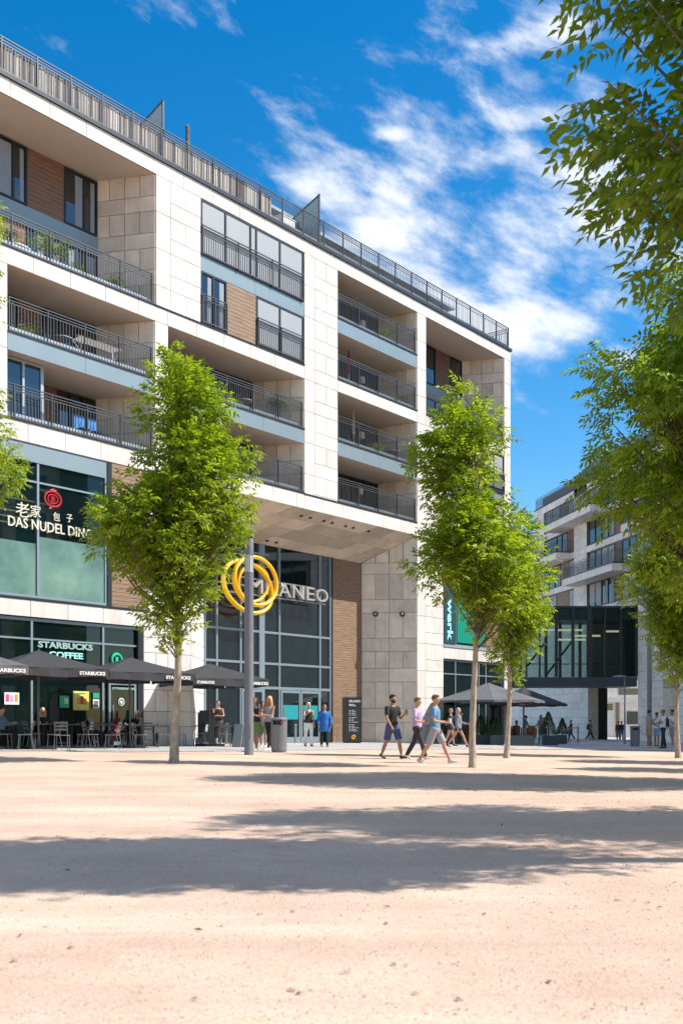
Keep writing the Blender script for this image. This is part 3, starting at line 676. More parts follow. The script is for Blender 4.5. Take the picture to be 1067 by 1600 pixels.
# sloped top pieces of that wall
for k in range(4):
    s0, s1 = k/4, (k+1)/4; d = (B[0]-A[0], B[1]-A[1]); zt0, zt1 = ZE+1.3*s0, ZE+1.3*s1
    p = lambda s, z: Vector((A[0]+d[0]*s, A[1]+d[1]*s, z)); nn = Vector((d[1], -d[0], 0)).normalized()*.03
    e = .006
    MB().slab(p(s0+e, 8.81), p(s1-e, 8.81), p(s1-e, zt1-.01), p(s0+e, max(8.82, zt0-.01)), nn).build('stone_panel', M['stone_sh'], main)
# soffit over the entrance
rows_v = [0, .62, 1.2, 1.78, 2.35]
def uend(v): return uD0+(eW-uD0)*(v/VE)
def ubeg(v): return uP+(eL-uP)*(v/VE)
MB().slab((uP, .01, 10.13), (uD0, .01, 10.13), (eW, VE, ZE+.03), (eL, VE, ZE+.03), (0, 0, .2)).build('soffit_backing', M['joint'], main)
for r in range(4):
    va, vb = rows_v[r], rows_v[r+1]; za, zb = 10.1-1.3*va/VE, 10.1-1.3*vb/VE
    x = uP-1.5+(.75 if r % 2 else 0)
    while x < uD0+1:
        a0, a1 = max(x, ubeg(va)), min(x+1.5, uend(va)); b0, b1 = max(x-.5, ubeg(vb)), min(x+1.0, uend(vb))
        if a1-a0 > .1 and b1-b0 > .05:
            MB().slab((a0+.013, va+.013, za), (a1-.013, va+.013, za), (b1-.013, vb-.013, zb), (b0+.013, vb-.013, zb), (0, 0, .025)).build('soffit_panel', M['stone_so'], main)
        x += 1.5
M['dark_hole'] = mat('downlight', (.05, .045, .04), .4)
M['soff'] = M['stone_sh']
for px, py in ((391.5, 820), (417, 826), (431, 829), (470, 838), (484, 841), (505, 846), (518, 848), (539, 853), (551, 855), (575, 860), (597, 850)):
    v0 = 1.45
    for _ in range(12):
        zt = 10.1-1.3*v0/VE; v0 += (Z(px, py, v0)-zt)*.8
    v0 = min(max(v0, .4), 2.1); zt = 10.1-1.3*v0/VE; u0 = U(px, v0)
    MB().tube([(u0, v0, zt-.03), (u0, v0, zt+.05)], .095, 12).build('downlight', M['dark_hole'], main)
# --- pier right of the entrance and lower right glazing
MB().box(uD0+.01, U(692), .004, 3.0, -.6, 10.1).build('pier', M['joint'], main)
wall_panels(main, (uD0, 0), (U(664), 0), -.3, 10.74, 'edge'); wall_panels(main, (U(664), 0), (U(692), 0), -.3, 10.1, 'grid', 1.5)
MB().box(U(692), uE1-.62, 1.6, 3.19, -.6, 10.05).build('shop_core', M['black'], main)
MB().box(U(692), uE1-.62, .02, 1.59, 4.20, 4.82).build('floor_slab', M['joint'], main)
wall_panels(main, (U(692), 0), (uE1, 0), 4.20, 4.80, 'row', 1.5)
MB().box(U(692), uE0, -.07, .05, 4.80, 4.92).build('slab_edge_trim', M['zinc'], main)
rw = window(main, U(692), U(759), 4.92, 10.05, .04, mulls=[U(713)], g='glasss', fm='mull')
ban = MB().box(U(693), U(712), -.03, -.022, 5.0, 9.4).build('banner', mat('navy_banner', (.012, .055, .085), .5), rw)
MB().box(U(715), U(757), .02, .03, 5.1, 9.8).build('green_film', mat('green_film', (.0, .26, .17), .35, var=.15, vscale=8, stretch=(6, 1, .2)), rw)
boards(main, U(759), uE0, 4.92, 10.08, 0, 'woodlit')
window(main, U(692), uE0, -.3, 4.18, .10, frame=.08, mulls=[U(713.5), U(746), U(750), U(761)], transoms=[3.45], g='glasss', fm='mull')
wall_panels(main, (uE0, 0), (uE1, 0), -.3, 10.1, 'edge')
# wall lamps on the frontal wall
d = (B[0]-A[0], B[1]-A[1])
for px in (587, 629):
    s = (px-565)/86.; q = Vector((A[0]+d[0]*s, A[1]+d[1]*s, 0)); w = PM.w(q.x, q.y); z = CAMZ+(HY-960)*w.y/FPX
    nn = Vector((d[1], -d[0], 0)).normalized(); c = Vector((q.x, q.y, z))
    MB().tube([c+nn*.03, c+nn*.16], .13, 16).build('wall_lamp', M['black'], main)
    MB().ball(tuple(c+nn*.17), .07).build('lamp_lens', M['steel'], main)
# --- roof level: penthouse set back, privacy screens, slatted screens
pv_ = 3.4
pz = Z(300, 262, pv_)
PH0, PH1 = uA0, U(700, pv_)
MB().box(PH0, PH1, pv_+.05, 11, 21.6, pz).build('penthouse_wall', mat('penthouse_render', (.55, .56, .57), .8), main)
MB().box(PH0-.2, PH1+.2, pv_-.35, 11.2, pz-.02, pz+.12).build('penthouse_roof', M['zinc'], main)
for a, b in ((430, 458), (505, 555), (582, 603), (622, 672)):
    window(main, U(a, pv_), U(b, pv_), 21.75, pz-.25, pv_-.03, mulls=[(U(a, pv_)+U(b, pv_))/2])
for p in (253, 498):
    x = U(p)+.1; t = MB().slab((x, .08, 21.76), (x, 1.9, 21.76), (x, 1.9, 23.2), (x, .08, 23.95 if p == 253 else 23.9), (.03, 0, 0)).build('privacy_screen', mat('frosted_screen', (.30, .40, .44), .2), main)
    MB().slab((x-.02, .04, 21.76), (x-.02, .10, 21.76), (x-.02, .10, 24.0), (x-.02, .04, 24.0), (.07, 0, 0)).slab((x-.02, .04, 23.92), (x-.02, 1.9, 23.17), (x-.02, 1.9, 23.23), (x-.02, .04, 24.0), (.07, 0, 0)).build('screen_frame', M['rail'], t)
# ------------------------------------------------------------------ lettering and signs
_tm = {}
def text_mesh(body, m, ext=.02, bold=0, shear=0):
    k = (body, m, ext, bold)
    if k in _tm: return _tm[k]
    cu = bpy.data.curves.new('lettering', 'FONT'); cu.body = body; cu.size = 1; cu.extrude = ext; cu.offset = bold; cu.resolution_u = 3
    o = bpy.data.objects.new('lettering', cu); col.objects.link(o)
    dg = bpy.context.evaluated_depsgraph_get(); me = bpy.data.meshes.new_from_object(o.evaluated_get(dg)); bpy.data.objects.remove(o)
    co = np.empty(len(me.vertices)*3); me.vertices.foreach_get('co', co); co = co.reshape(-1, 3)
    mn, mx_ = co.min(0), co.max(0); co[:, :2] = (co[:, :2]-mn[:2])/(mx_[:2]-mn[:2]); me.vertices.foreach_set('co', co.ravel()); me.update()
    me.materials.clear(); me.materials.append(M[m]); _tm[k] = me; return me
def text(body, parent, x0, x1, z0, z1, y, m, name='lettering', ext=.02, bold=0, rot=None, depth=1):
    me = text_mesh(body, m, ext, bold)
    return inst(name, me, parent, (x0, y, z0), rot or (R_(90), 0, 0), (x1-x0, z1-z0, depth))
M['letter_white'] = mat('letter_white', (.75, .75, .74), .5)
M['letter_cream'] = emit('letter_cream', (.62, .60, .50), .04)
M['letter_green'] = mat('letter_pale_green', (.30, .46, .42), .5)
M['letter_steel'] = mat('letter_steel', (.50, .48, .44), .35, metal=.4)
M['letter_teal'] = mat('letter_teal', (.35, .75, .72), .5)
M['yellow'] = mat('sign_yellow', (.88, .50, .01), .5, var=.04, vscale=3)
M['red'] = emit('emblem_red', (.5, .01, .02), .02)
M['green'] = emit('emblem_green', (.02, .45, .25), .12)
M['warm'] = emit('warm_lamp', (1, .72, .38), 3.0)
M['tube_l'] = emit('tube_light', (.9, .85, .55), .4)
V0 = -.012
# restaurant window
text('DAS NUDEL DING', nf, U(12), U(143), Z(12, 821), Z(12, 805), V0, 'letter_cream', bold=.008)
for ch, a, b, t, q in (('老', 24, 45, 783, 806), ('家', 47, 63, 788, 807), ('包', 82.5, 93, 800, 813), ('子', 103.5, 112.5, 803, 815.5)):
    text(ch, nf, U(a), U(b), Z(a, q), Z(a, t), V0, 'letter_cream')
ec = (U(82), Z(82, 780)); e = MB()
def ring(mb, c, rx, rz, y, r, n=28, ph=0, flat=1):
    pts = [(c[0]+rx*math.cos(2*math.pi*i/n), y, c[1]+rz*math.sin(2*math.pi*i/n)) for i in range(n+1)]
    mb.tube(pts, r, 6, caps=False)
ring(e, ec, .33, .25, -.02, .035); ring(e, ec, .2, .15, -.02, .022)
e.tube([(ec[0]-.12, -.02, ec[1]+.28), (ec[0]+.12, -.02, ec[1]+.28)], .04, 6); e.tube([(ec[0], -.02, ec[1]+.24), (ec[0], -.02, ec[1]+.36)], .04, 6)
for k in range(-1, 2): e.box(ec[0]-.09, ec[0]+.09, -.03, -.01, ec[1]-.01+k*.06, ec[1]+.015+k*.06)
e.box(ec[0]-.012, ec[0]+.012, -.03, -.01, ec[1]-.11, ec[1]+.11)
e.build('emblem', M['red'], nf)
# lamps inside the restaurant (ceiling tubes and a frame of light)
li = MB(); yv = .9
for a, b, t in ((-20, 55, 759), (-20, 55, 779), (-20, 55, 789), (-20, 55, 799), (64, 100, 806), (64, 108, 812)):
    li.box(U(a, yv), U(b, yv), yv, yv+.04, Z(a, t, yv)-.25, Z(a, t, yv)-.21)
li.build('ceiling_light', M['tube_l'], nf)
fl = MB(); a, b = U(60, yv), U(104, yv); z0, z1 = Z(104, 795, yv), Z(104, 772, yv)
fl.box(a, b, yv, yv+.04, z1-.05, z1); fl.box(a, b, yv, yv+.04, z0, z0+.05); fl.box(b-.06, b, yv, yv+.04, z0+.05, z1-.05); fl.build('light_frame', M['tube_l'], nf)
rnd = random.Random(2)
for k in range(7):
    x = U(rnd.uniform(-30, 150), 1.4); z = rnd.uniform(7.3, 9.2); MB().ball((x, 1.4, z), .05).build('pendant_lamp', M['warm'], nf)
M['int_teal'] = mat('interior_wall_teal', (.10, .24, .23), .8, var=.4, vscale=.7)
MB().box(uA0, uW, 2.3, 2.38, 5.0, 10.05).build('interior_wall', M['int_teal'], nf)
# coffee shop front
text('STARBUCKS', cs, U(62), U(147), Z(62, 1011.5), Z(62, 1001.5), .085, 'letter_green', bold=.03)
text('COFFEE', cs, U(79), U(132), Z(79, 1027.5), Z(79, 1017.5), .085, 'letter_teal', bold=.03)
text('STARBUCKS', cs, U(176), U(211), Z(176, 1077.5), Z(176, 1074), .02, 'letter_green', bold=.03)
e = MB(); c = (U(185), Z(185, 1031)); ring(e, c, .22, .2, .085, .05, 20); e.box(c[0]-.06, c[0]+.06, .07, .09, c[1]-.12, c[1]+.1); e.build('round_emblem', M['green'], cs)
MB().tube([(U(190.5), .02, Z(190.5, 1097)), (U(190.5), .035, Z(190.5, 1097))], .14, 18).build('round_sticker', M['letter_white'], dd)
e = MB(); ring(e, (U(190.5), Z(190.5, 1097)), .085, .085, .015, .02, 16); e.build('sticker_ring', M['pole'], dd)
def poster(px0, px1, py0, py1, base, shapes, name='poster'):
    a, b = U(px0), U(px1); z0, z1 = Z(px0, py1), Z(px0, py0)
    p = MB().box(a, b, .07, .08, z0, z1).build(name, base, cs)
    for (x, z, w, h, m) in shapes:
        MB().prism([(a+(b-a)*(x-w/2), .062), (a+(b-a)*(x+w/2), .062), (a+(b-a)*(x+w/2), .069), (a+(b-a)*(x-w/2), .069)], z0+(z1-z0)*z, z0+(z1-z0)*(z+h)).build('print', m, p)
mk = lambda n, c: mat(n, c, .4)
pink, orange, mint, brown, pale = mk('print_pink', (.55, .1, .25)), mk('print_orange', (.75, .28, .05)), mk('print_mint', (.45, .75, .6)), mk('print_brown', (.3, .1, .04)), mk('print_pale', (.8, .8, .78))
poster(9, 32, 1082, 1101, pale, [(.2, .25, .22, .6, pink), (.5, .22, .22, .6, mk('print_lilac', (.5, .4, .6))), (.8, .25, .2, .6, orange)], 'sticker')
poster(95.6, 110, 1087, 1106, mk('print_green', (.02, .38, .22)), [(.7, .3, .4, .5, mint)])
py = mat('poster_lime', (.55, .75, .28), .4, var=.3, vscale=1.3, rgb2=(.75, .78, .15))
poster(116.5, 141, 1080, 1110, py, [(.35, .3, .2, .35, orange), (.55, .32, .2, .42, brown), (.75, .28, .2, .36, orange), (.5, .86, .5, .04, mk('print_dark', (.05, .2, .12)))])
poster(147.5, 157, 1083, 1091, mk('print_green2', (.03, .35, .22)), []); poster(147.5, 157, 1093, 1107, pale, [(.5, .15, .7, .7, M['pole'])])
rnd = random.Random(5)
for k in range(9):
    x = U(rnd.uniform(-20, 155), 1.5); z = rnd.uniform(2.45, 2.75); MB().ball((x, 1.5, z), .045).build('pendant_lamp', M['warm'], cs)
MB().box(uA0, uG-.3, 2.2, 2.38, -.2, 4.4).build('interior_wall', mat('interior_wall_green', (.03, .07, .06), .8, var=.6, vscale=1.5), cs)
MB().box(U(-60), U(150), 1.6, 2.0, .1, 1.15).build('service_counter', mat('counter', (.10, .06, .04), .5), cs)
rnd = random.Random(15)
for k in range(14):
    x = U(-60)+rnd.uniform(0, 1)*(uG-.5-U(-60)); h_ = rnd.uniform(.4, 1.3); z = rnd.choice((1.2, 1.5, 1.9))
    MB().box(x, x+rnd.uniform(.2, .7), 2.12, 2.19, z, z+h_*.5).build('wall_menu', mat('menu_%d' % k, rnd.choice(((.12, .2, .17), (.25, .2, .13), (.04, .12, .09), (.35, .33, .28))), .6), cs)
for k in range(10):
    x = U(-60)+rnd.uniform(0, 1)*(uG-.9-U(-60)); MB().ball((x, 1.2+rnd.uniform(-.3, .2), 1.25+rnd.uniform(-.1, .3)), .12, .12, .15).tube([(x, 1.2, .5), (x, 1.2, 1.15)], [.2, .16], 8).build('counter_display', mat('display_%d' % k, rnd.choice(((.10, .08, .07), (.2, .06, .05), (.07, .11, .14), (.15, .15, .13))), .8), cs)
# mall name sign in front of the entrance glass
VS = VE-.5
sg = empty('sign', (0, 0, 0)); sg.parent = main; sg.name = 'mall_name_sign'
zb_, zt_ = Z(498, 941, VS), Z(498, 921, VS)
word = 'MILANEO'; xs_ = [(384, 406), (411, 414), (420, 430), (431, 450), (453, 470.5), (474.5, 487), (489.5, 508)]
for ch, (a, b) in zip(word, xs_): text(ch, sg, U(a, VS), U(b, VS), zb_, zt_, VS-.10, 'letter_steel', name='letter', ext=.09, bold=.0)
b = MB()
for z_, a, c in ((zb_-.07, 335, 508), (zt_+.03, 336, 487), (zt_+.62, 336, 420), (zb_+.28, 336, 420), (zt_+1.15, 362, 420)):
    b.box(U(a, VS), U(c, VS), VS-.02, VS+.03, z_-.03, z_+.03)
for a in (345, 415, 500): b.box(U(a, VS)-.02, U(a, VS)+.02, VS+.03, VE, zb_-.06, zb_-.02)
b.build('support_rail', M['steel'], sg)
def loop(px0, px1, py0, py1, tilt, r, y, ph):
    cx, cz = (U(px0, VS)+U(px1, VS))/2, (Z((px0+px1)/2, py0, VS)+Z((px0+px1)/2, py1, VS))/2
    rx, rz = (U(px1, VS)-U(px0, VS))/2-r*.8, (Z((px0+px1)/2, py0, VS)-Z((px0+px1)/2, py1, VS))/2-r*.8
    pts, rad = [], []
    for i in range(57):
        q = 2*math.pi*i/56; x, z = rx*math.cos(q), rz*math.sin(q); k = 1+.06*math.cos(2*q+ph); x *= k; z *= k
        pts.append((cx+x*math.cos(tilt)-z*math.sin(tilt)*.5, y+.05*math.sin(q+ph), cz+z*math.cos(tilt)+x*math.sin(tilt)*.5)); rad.append((r*(1+.18*math.cos(q+ph)), r*.75))
    MB().tube(pts, rad, 8, caps=False, fixed=(0, 1, 0)).build('ring', M['yellow'], sg, smooth=True)
loop(340.5, 421, 872, 963.5, -.25, .125, VS-.2, .6); loop(352, 428, 869, 949, .2, .115, VS-.32, 2.2); loop(367, 417, 881, 942, -.1, .09, VS-.12, 4)
# banner lettering, read from top to bottom
zk, zw = Z(697, 1001, -.03), Z(697, 940, -.03)
text('tagwerk'[3:], ban, U(697), U(697)+1, zw, zw+1, -.04, 'letter_teal', bold=.03).scale = (abs(zw-zk)+.15, U(705.5)-U(697), 1)
bt = [o for o in ban.children][0]; bt.rotation_euler = (R_(90), R_(90), 0); bt.location = (U(697.5), -.04, zw+.15)

# ------------------------------------------------------------------ slatted screens tied to the roof railing
def slat_screen(pxa, pxb, label, h=.86, seed=1):
    a, b = U(pxa), U(pxb); rnd = random.Random(seed)
    t = thing('slat_screen', label, 'privacy screen', tuple(PM.w(a, .10, 21.80)), PM.ang, 'weathered slat screens along the roof railing')
    x = 0; m2 = [mat('weathered_wood_'+n, c, .9, var=.3, vscale=8, stretch=(1, 1, .2)) for n, c in (('grey', (.34, .31, .29)), ('pale', (.50, .46, .42)), ('dark', (.12, .105, .10)))] if 'ww' not in M else M['ww']
    M['ww'] = m2; k = 0
    shapes = {}
    while x < b-a-.05:
        w = rnd.choice((.05, .07, .09)); key = w
        if key not in shapes: shapes[key] = [MB().box(0, w-.008, -.012, .012, 0, h).mesh('slat', q) for q in m2]
        me = shapes[key][rnd.choices((0, 1, 2), (.4, .35, .25))[0]]
        if k < 280: inst('slat', me, t, (x, rnd.uniform(-.008, .008), rnd.uniform(0, .03)), (0, rnd.uniform(-.02, .02), 0))
        x += w; k += 1
    MB().box(0, b-a, .014, .03, .15, .18).box(0, b-a, .014, .03, h-.15, h-.12).build('batten', m2[2], t)
slat_screen(-30, 253, 'long weathered slat screen on the roof railing left of the first glass divider', seed=3)
slat_screen(259, 427, 'shorter weathered slat screen on the roof railing right of the first glass divider', seed=4)
t = thing('parasol', 'closed dark parasol standing on the roof terrace above the slat screen', 'parasol', tuple(PM.w(U(293, .8), .8, 21.7)), PM.ang)
zz = Z(293, 193, .8)-21.7
MB().tube([(0, 0, 0), (0, 0, zz)], .02, 6).build('pole', M['rail'], t)
MB().tube([(0, 0, zz-1.1), (0, 0, zz-.9), (0, 0, zz-.5), (0, 0, zz-.12), (0, 0, zz)], [.05, .10, .08, .09, .02], 8).build('canopy', mat('grey_canvas', (.10, .10, .11), .8, var=.7, vscale=9), t)
rnd = random.Random(8)

# ------------------------------------------------------------------ right building
wdx, wdy = .1757, -.9845
PR = Plane(19.0, 107.0, math.atan2(wdy, wdx))
rb = thing('apartment_building', 'shaded stone apartment block at the right with white projecting balconies, behind the glass bridge', 'building', (PR.X0, PR.Y0, 0), PR.ang)
RU, RZ = PR.u, PR.z
LR = 64
uP919, uP997 = RU(919), RU(997)
def rbox(u0, u1, v0, v1, z0, z1, m, name): return MB().box(u0, u1, v0, v1, z0, z1).build(name, M[m], rb)
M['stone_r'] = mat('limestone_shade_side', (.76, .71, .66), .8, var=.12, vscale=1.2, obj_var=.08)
rbox(0, LR, .2, 13, 10.05, 21.0, 'soffit', 'building_core')
rbox(-8, uP919-.03, .2, 1.75, -1.5, 10.05, 'joint', 'podium'); rbox(uP997+.03, LR, .2, 13, -1.5, 10.05, 'joint', 'podium')
MB().box(uP919-.02, uP919+.02, .0, .9, -1.5, 5).build('passage_wall_and_gap', M['stone_sh'], rb); MB().box(uP919-.02, uP919+.02, .9, 1.75, -1.5, 5).build('passage_wall_and_gap', M['black'], rb)  # stone end face, then a black strip standing in for the dark gap
rbox(uP919, uP997, .6, 13, 4.6, 10.05, 'black', 'passage_ceiling')
wall_panels(rb, (0, 0), (0, 13), 10, 21.6, 'grid', 2.0) if False else None
rbox(-.05, -.001, 0, 13, 10.05, 21.55, 'stone_r', 'end_wall')
c0, c1 = RU(897), RU(917)
rows_r = [(21.0, 21.65), (18.3, 18.95), (15.65, 16.2), (12.95, 13.5), (10.1, 10.75)]
for z0, z1 in rows_r: 
    wall_panels(rb, (0, 0), (c0, 0), z0, z1, 'row', 1.8, 'stone_r'); wall_panels(rb, (c1, 0), (RU(1000)+8, 0), z0, z1, 'row', 1.8, 'stone_r')
    rbox(RU(1000)+8, LR, 0, .2, z0, z1, 'stone_r', 'stone_band')
wall_panels(rb, (c0, 0), (c1, 0), 10.1, 21.0, 'grid', 1.8, 'stone_r')
wall_panels(rb, (0, 0), (RU(850), 0), 16.2, 21.0, 'edge', 1.8, 'stone_r')
wall_panels(rb, (-8, 0), (uP919, 0), -.9, 10.05, 'grid', 1.8, 'stone_r')
wall_panels(rb, (uP997, 0), (RU(1090), 0), -.9, 10.05, 'grid', 1.8, 'stone_r')
rbox(RU(1090), LR, 0, .2, -1, 10.05, 'stone_r', 'stone_wall')
def rwin(a, b, z0, z1, **k): return window(rb, RU(a), RU(b), z0, z1, .1, **k)
rwin(850, 873, 19.0, 20.98, mulls=[RU(862)], blind=.55); boards(rb, RU(873), RU(886), 18.95, 21, .12, 'wood'); rwin(886, 897, 19.0, 20.98, blind=.8)
rwin(846, 868, 16.3, 18.28); rwin(868, 885, 16.3, 18.28, mulls=[RU(876)], curtain=True); boards(rb, RU(885), c0, 16.2, 18.3, .12, 'wood')
rwin(840, 856, 13.55, 15.6); rwin(853+3, 874, 13.55, 15.6, mulls=[RU(865)], curtain=True); boards(rb, RU(874), RU(887), 13.5, 15.65, .12, 'woodlit'); rwin(887, c0 and 897, 13.55, 15.6, blind=.85)
rwin(846, 868, 10.8, 12.9, blind=.9); boards(rb, RU(868), RU(887), 10.75, 12.95, .12, 'woodlit'); rwin(887, 897, 10.8, 12.9, blind=.9)
for i, (z0, z1) in enumerate(((19.0, 20.98), (16.3, 18.28), (13.55, 15.6), (10.8, 12.9))):
    x = c1+.2; k = 0
    while x < LR-3:
        if k % 3 == 2: boards(rb, x, x+1.3, z0-.05, z1+.02, .12, 'wood'); x += 1.35
        else:
            w_ = window(rb, x, x+2.6, z0, z1, .1, mulls=[x+1.3], curtain=(k+i) % 2 == 0, blind=(.8 if (k+i) % 3 == 0 else None)); x += 2.65
        k += 1
        if x > 45 and k % 4 == 0: rbox(x, x+1.8, 0, .25, z0-.05, z1+.02, 'stone_r', 'stone_pier'); x += 1.85
def balcony(a, b, zf, out=1.5, p=rb):
    u0, u1 = RU(a), RU(b)
    s = MB().box(u0, u1, -out, .0, zf-.62, zf-.04).build('balcony', M['stone_r'], p)
    MB().box(u0-.02, u1+.02, -out-.05, 0, zf-.04, zf+.02).build('slab_edge_trim', M['anth'], s)
    r = MB()
    for z, t in ((zf+1.1, .04), (zf+.95, .03), (zf+.08, .04)):
        r.box(u0+.05, u1-.05, -out+.03, -out+.07, z-t, z); r.box(u0+.03, u0+.07, -out+.07, 0, z-t, z); r.box(u1-.07, u1-.03, -out+.07, 0, z-t, z)
    n = int((u1-u0)/.13)
    for i in range(n+1): x = u0+.05+(u1-u0-.1)*i/n; r.box(x-.011, x+.011, -out+.04, -out+.06, zf+.06, zf+(1.08 if i % 10 == 0 else .93))
    for i in range(int(out/.13)): y = -out+.1+i*.13; r.box(u0+.04, u0+.06, y-.01, y+.01, zf+.06, zf+.93); r.box(u1-.06, u1-.04, y-.01, y+.01, zf+.06, zf+.93)
    r.build('railing', M['rail'], s)
balcony(877, 952, 18.95, 1.7); balcony(836, 893, 16.22, 1.5); balcony(905, 986, 13.52, 1.6); balcony(1000, 1060, 16.22, 1.6)
for a, zf in ((60, 13.5), (44, 18.95), (58, 18.95)): pass
r = MB(); n = int(RU(1080)/.13)
r.box(0, RU(1080), .08, .12, 22.8, 22.84); r.box(0, RU(1080), .09, .11, 22.66, 22.69); r.box(0, RU(1080), .08, .12, 21.78, 21.82)
for i in range(n): x = i*.13; r.box(x-.012, x+.012, .09, .11, 21.7, 22.66)
r.build('roof_railing', M['rail'], rb)
MB().box(RU(845)+.0, RU(1060), .2, .24, 21.75, 22.6).build('railing_screen', mat('screen_lilac', (.27, .25, .28), .8, var=.3, vscale=5, stretch=(8, 1, .2)), rb)
MB().box(-.1, LR, -.06, .5, 21.65, 21.75).build('coping', M['anth'], rb)
rbox(0, LR, .25, 13, 21.0, 21.64, 'joint', 'roof_slab')
MB().box(RU(864), LR, 2.2, 12, 21.7, 24.2).build('penthouse_wall', mat('penthouse_cladding', (.10, .15, .18), .5), rb); MB().box(RU(872), LR, 3.0, 12, 24.2, 25.0).build('penthouse_roof', M['bluemetal'], rb)
for a, b in ((866, 872), (1002, 1046)):
    pass
MB().box(RU(869), RU(876), -.02, .02, -.3, 3.4).build('window', M['glasss'], rb)
MB().box(RU(1026)+1, RU(1060), -.03, .02, 1.2, 4.2).build('window', M['glassd'], rb)

ob = thing('apartment_building', 'stone block beyond the right edge, seen only mirrored in the shop windows', 'building', (PR.X0, PR.Y0, 0), PR.ang)
t0, t1 = 72., 92.
MB().box(t0, t1, .2, 12, -.5, 21).build('building_core', M['joint'], ob)
for z0, z1 in rows_r+[(4.2, 5.0)]: MB().box(t0, t1, 0, .2, z0, z1).build('stone_band', M['stone_r'], ob)
for z0, z1 in ((16.3, 18.25), (13.55, 15.6), (10.8, 12.9), (19, 20.95), (5.1, 10.0), (.1, 4.1)):
    x = t0
    while x < t1-2: window(ob, x+.9, x+3.0, z0, z1, .1, mulls=[x+1.9]); MB().box(x, x+.88, 0, .2, z0-.04, z1+.04).build('stone_pier', M['stone_r'], ob); x += 3.02
# far block seen through the passage
fb = thing('far_building', 'pale stone block far behind, seen through the passage under the bridge', 'building', (0, 0, 0))
Yf = 128.
X0_, X1_ = at(925, 0, Yf).x, at(1035, 0, Yf).x
MB().box(X0_, X1_+6, Yf, Yf+6, -1.5, 12).build('wall', M['stone_r'], fb)
zf_ = lambda py: at(0, py, Yf).z
MB().box(at(966, 0, Yf).x, at(1000, 0, Yf).x, Yf-.06, Yf, zf_(1086), zf_(1076)).build('window', M['glassd'], fb)
MB().box(at(949, 0, Yf).x, at(957, 0, Yf).x, Yf-.06, Yf, zf_(1110), zf_(1100)).build('window', M['glassd'], fb)
MB().box(at(979, 0, Yf).x, at(998, 0, Yf).x, Yf-.08, Yf, zf_(1132), zf_(1112)).build('shop_window', M['glasss'], fb)
MB().box(at(946, 0, Yf).x, at(1000, 0, Yf).x, Yf-.4, Yf, zf_(1098), zf_(1090)).build('canopy', M['stone'], fb)
MB().box(at(962, 0, Yf).x, at(967, 0, Yf).x, Yf-.2, Yf, -1, zf_(1092)).build('pier', M['woodlit'], fb)
MB().box(X0_, at(946, 0, Yf).x, Yf-.1, Yf, -1.2, 4.5).build('dark_gap', M['black'], fb)  # plain black sheet standing in for the unlit gap

# glass bridge
YB = 84.6
br = thing('glass_footbridge', 'dark steel and glass footbridge linking the two buildings', 'bridge', (0, 0, 0))
bx0, bx1 = at(745, 0, YB).x, at(995, 0, YB).x
zt2, zg0, zb2 = at(0, 947, YB).z, at(0, 1058, YB).z, at(0, 1073, YB).z
MB().box(bx0, bx1, YB, YB+4.2, zb2, zg0-.02).build('deck', mat('bridge_fascia', (.035, .045, .055), .5), br)
MB().box(bx0, bx1, YB-.05, YB+4.2, zt2-.16, zt2).box(bx0, bx1, YB+.1, YB+4.1, zt2-1.1, zt2-.18).build('roof_beam', M['anth'], br)
tr_ = at(0, 959, YB).z
for px in (800, 822, 843, 869, 895, 920.5, 945, 970, 993):
    x = at(px, 0, YB).x; w_ = .11 if px in (869, 895) else .07 if px != 920.5 else .2
    MB().box(x-w_, x+w_, YB-.08, YB+.12, zg0, zt2-.17).build('mullion', M['black'], br)
pxs = (745, 800, 822, 843, 869, 895, 920.5, 945, 970, 993)
for a, b in zip(pxs, pxs[1:]):
    MB().box(at(a, 0, YB).x+.08, at(b, 0, YB).x-.08, YB+.0, YB+.03, zg0, zt2-.17).build('pane', M['glassb'], br)
MB().box(bx0, bx1, YB+4.1, YB+4.14, zg0, zt2-.17).build('pane', M['glassb'], br)
b = MB()
for px in (812, 852, 874, 905, 935): x = at(px, 0, YB+4).x; b.box(x-.12, x+.12, YB+3.7, YB+3.9, zg0, zt2-1.1)
for a, c in ((852, 893), (812, 852)): b.bar((at(a, 0, YB+3.8).x, YB+3.8, zg0+.2), (at(c, 0, YB+3.8).x, YB+3.8, zt2-2.5), .12)
b.box(bx0, bx1, YB+.5, YB+.56, zg0+1.0, zg0+1.06)
b.build('truss', M['anth'], br)
for a, c, py in ((845, 910, 986), (895, 938, 995), (947, 967, 988), (868, 915, 1001)):
    MB().box(at(a, 0, YB+2).x, at(c, 0, YB+2).x, YB+2, YB+2.15, at(0, py, YB+2).z, at(0, py, YB+2).z+.14).build('light_strip', M['tube_l'], br)
MB().box(at(925, 0, YB+3).x, bx1, YB+3.5, YB+3.6, zg0, zt2-1.1).build('inner_wall', mat('bridge_inner', (.16, .14, .12), .7), br)
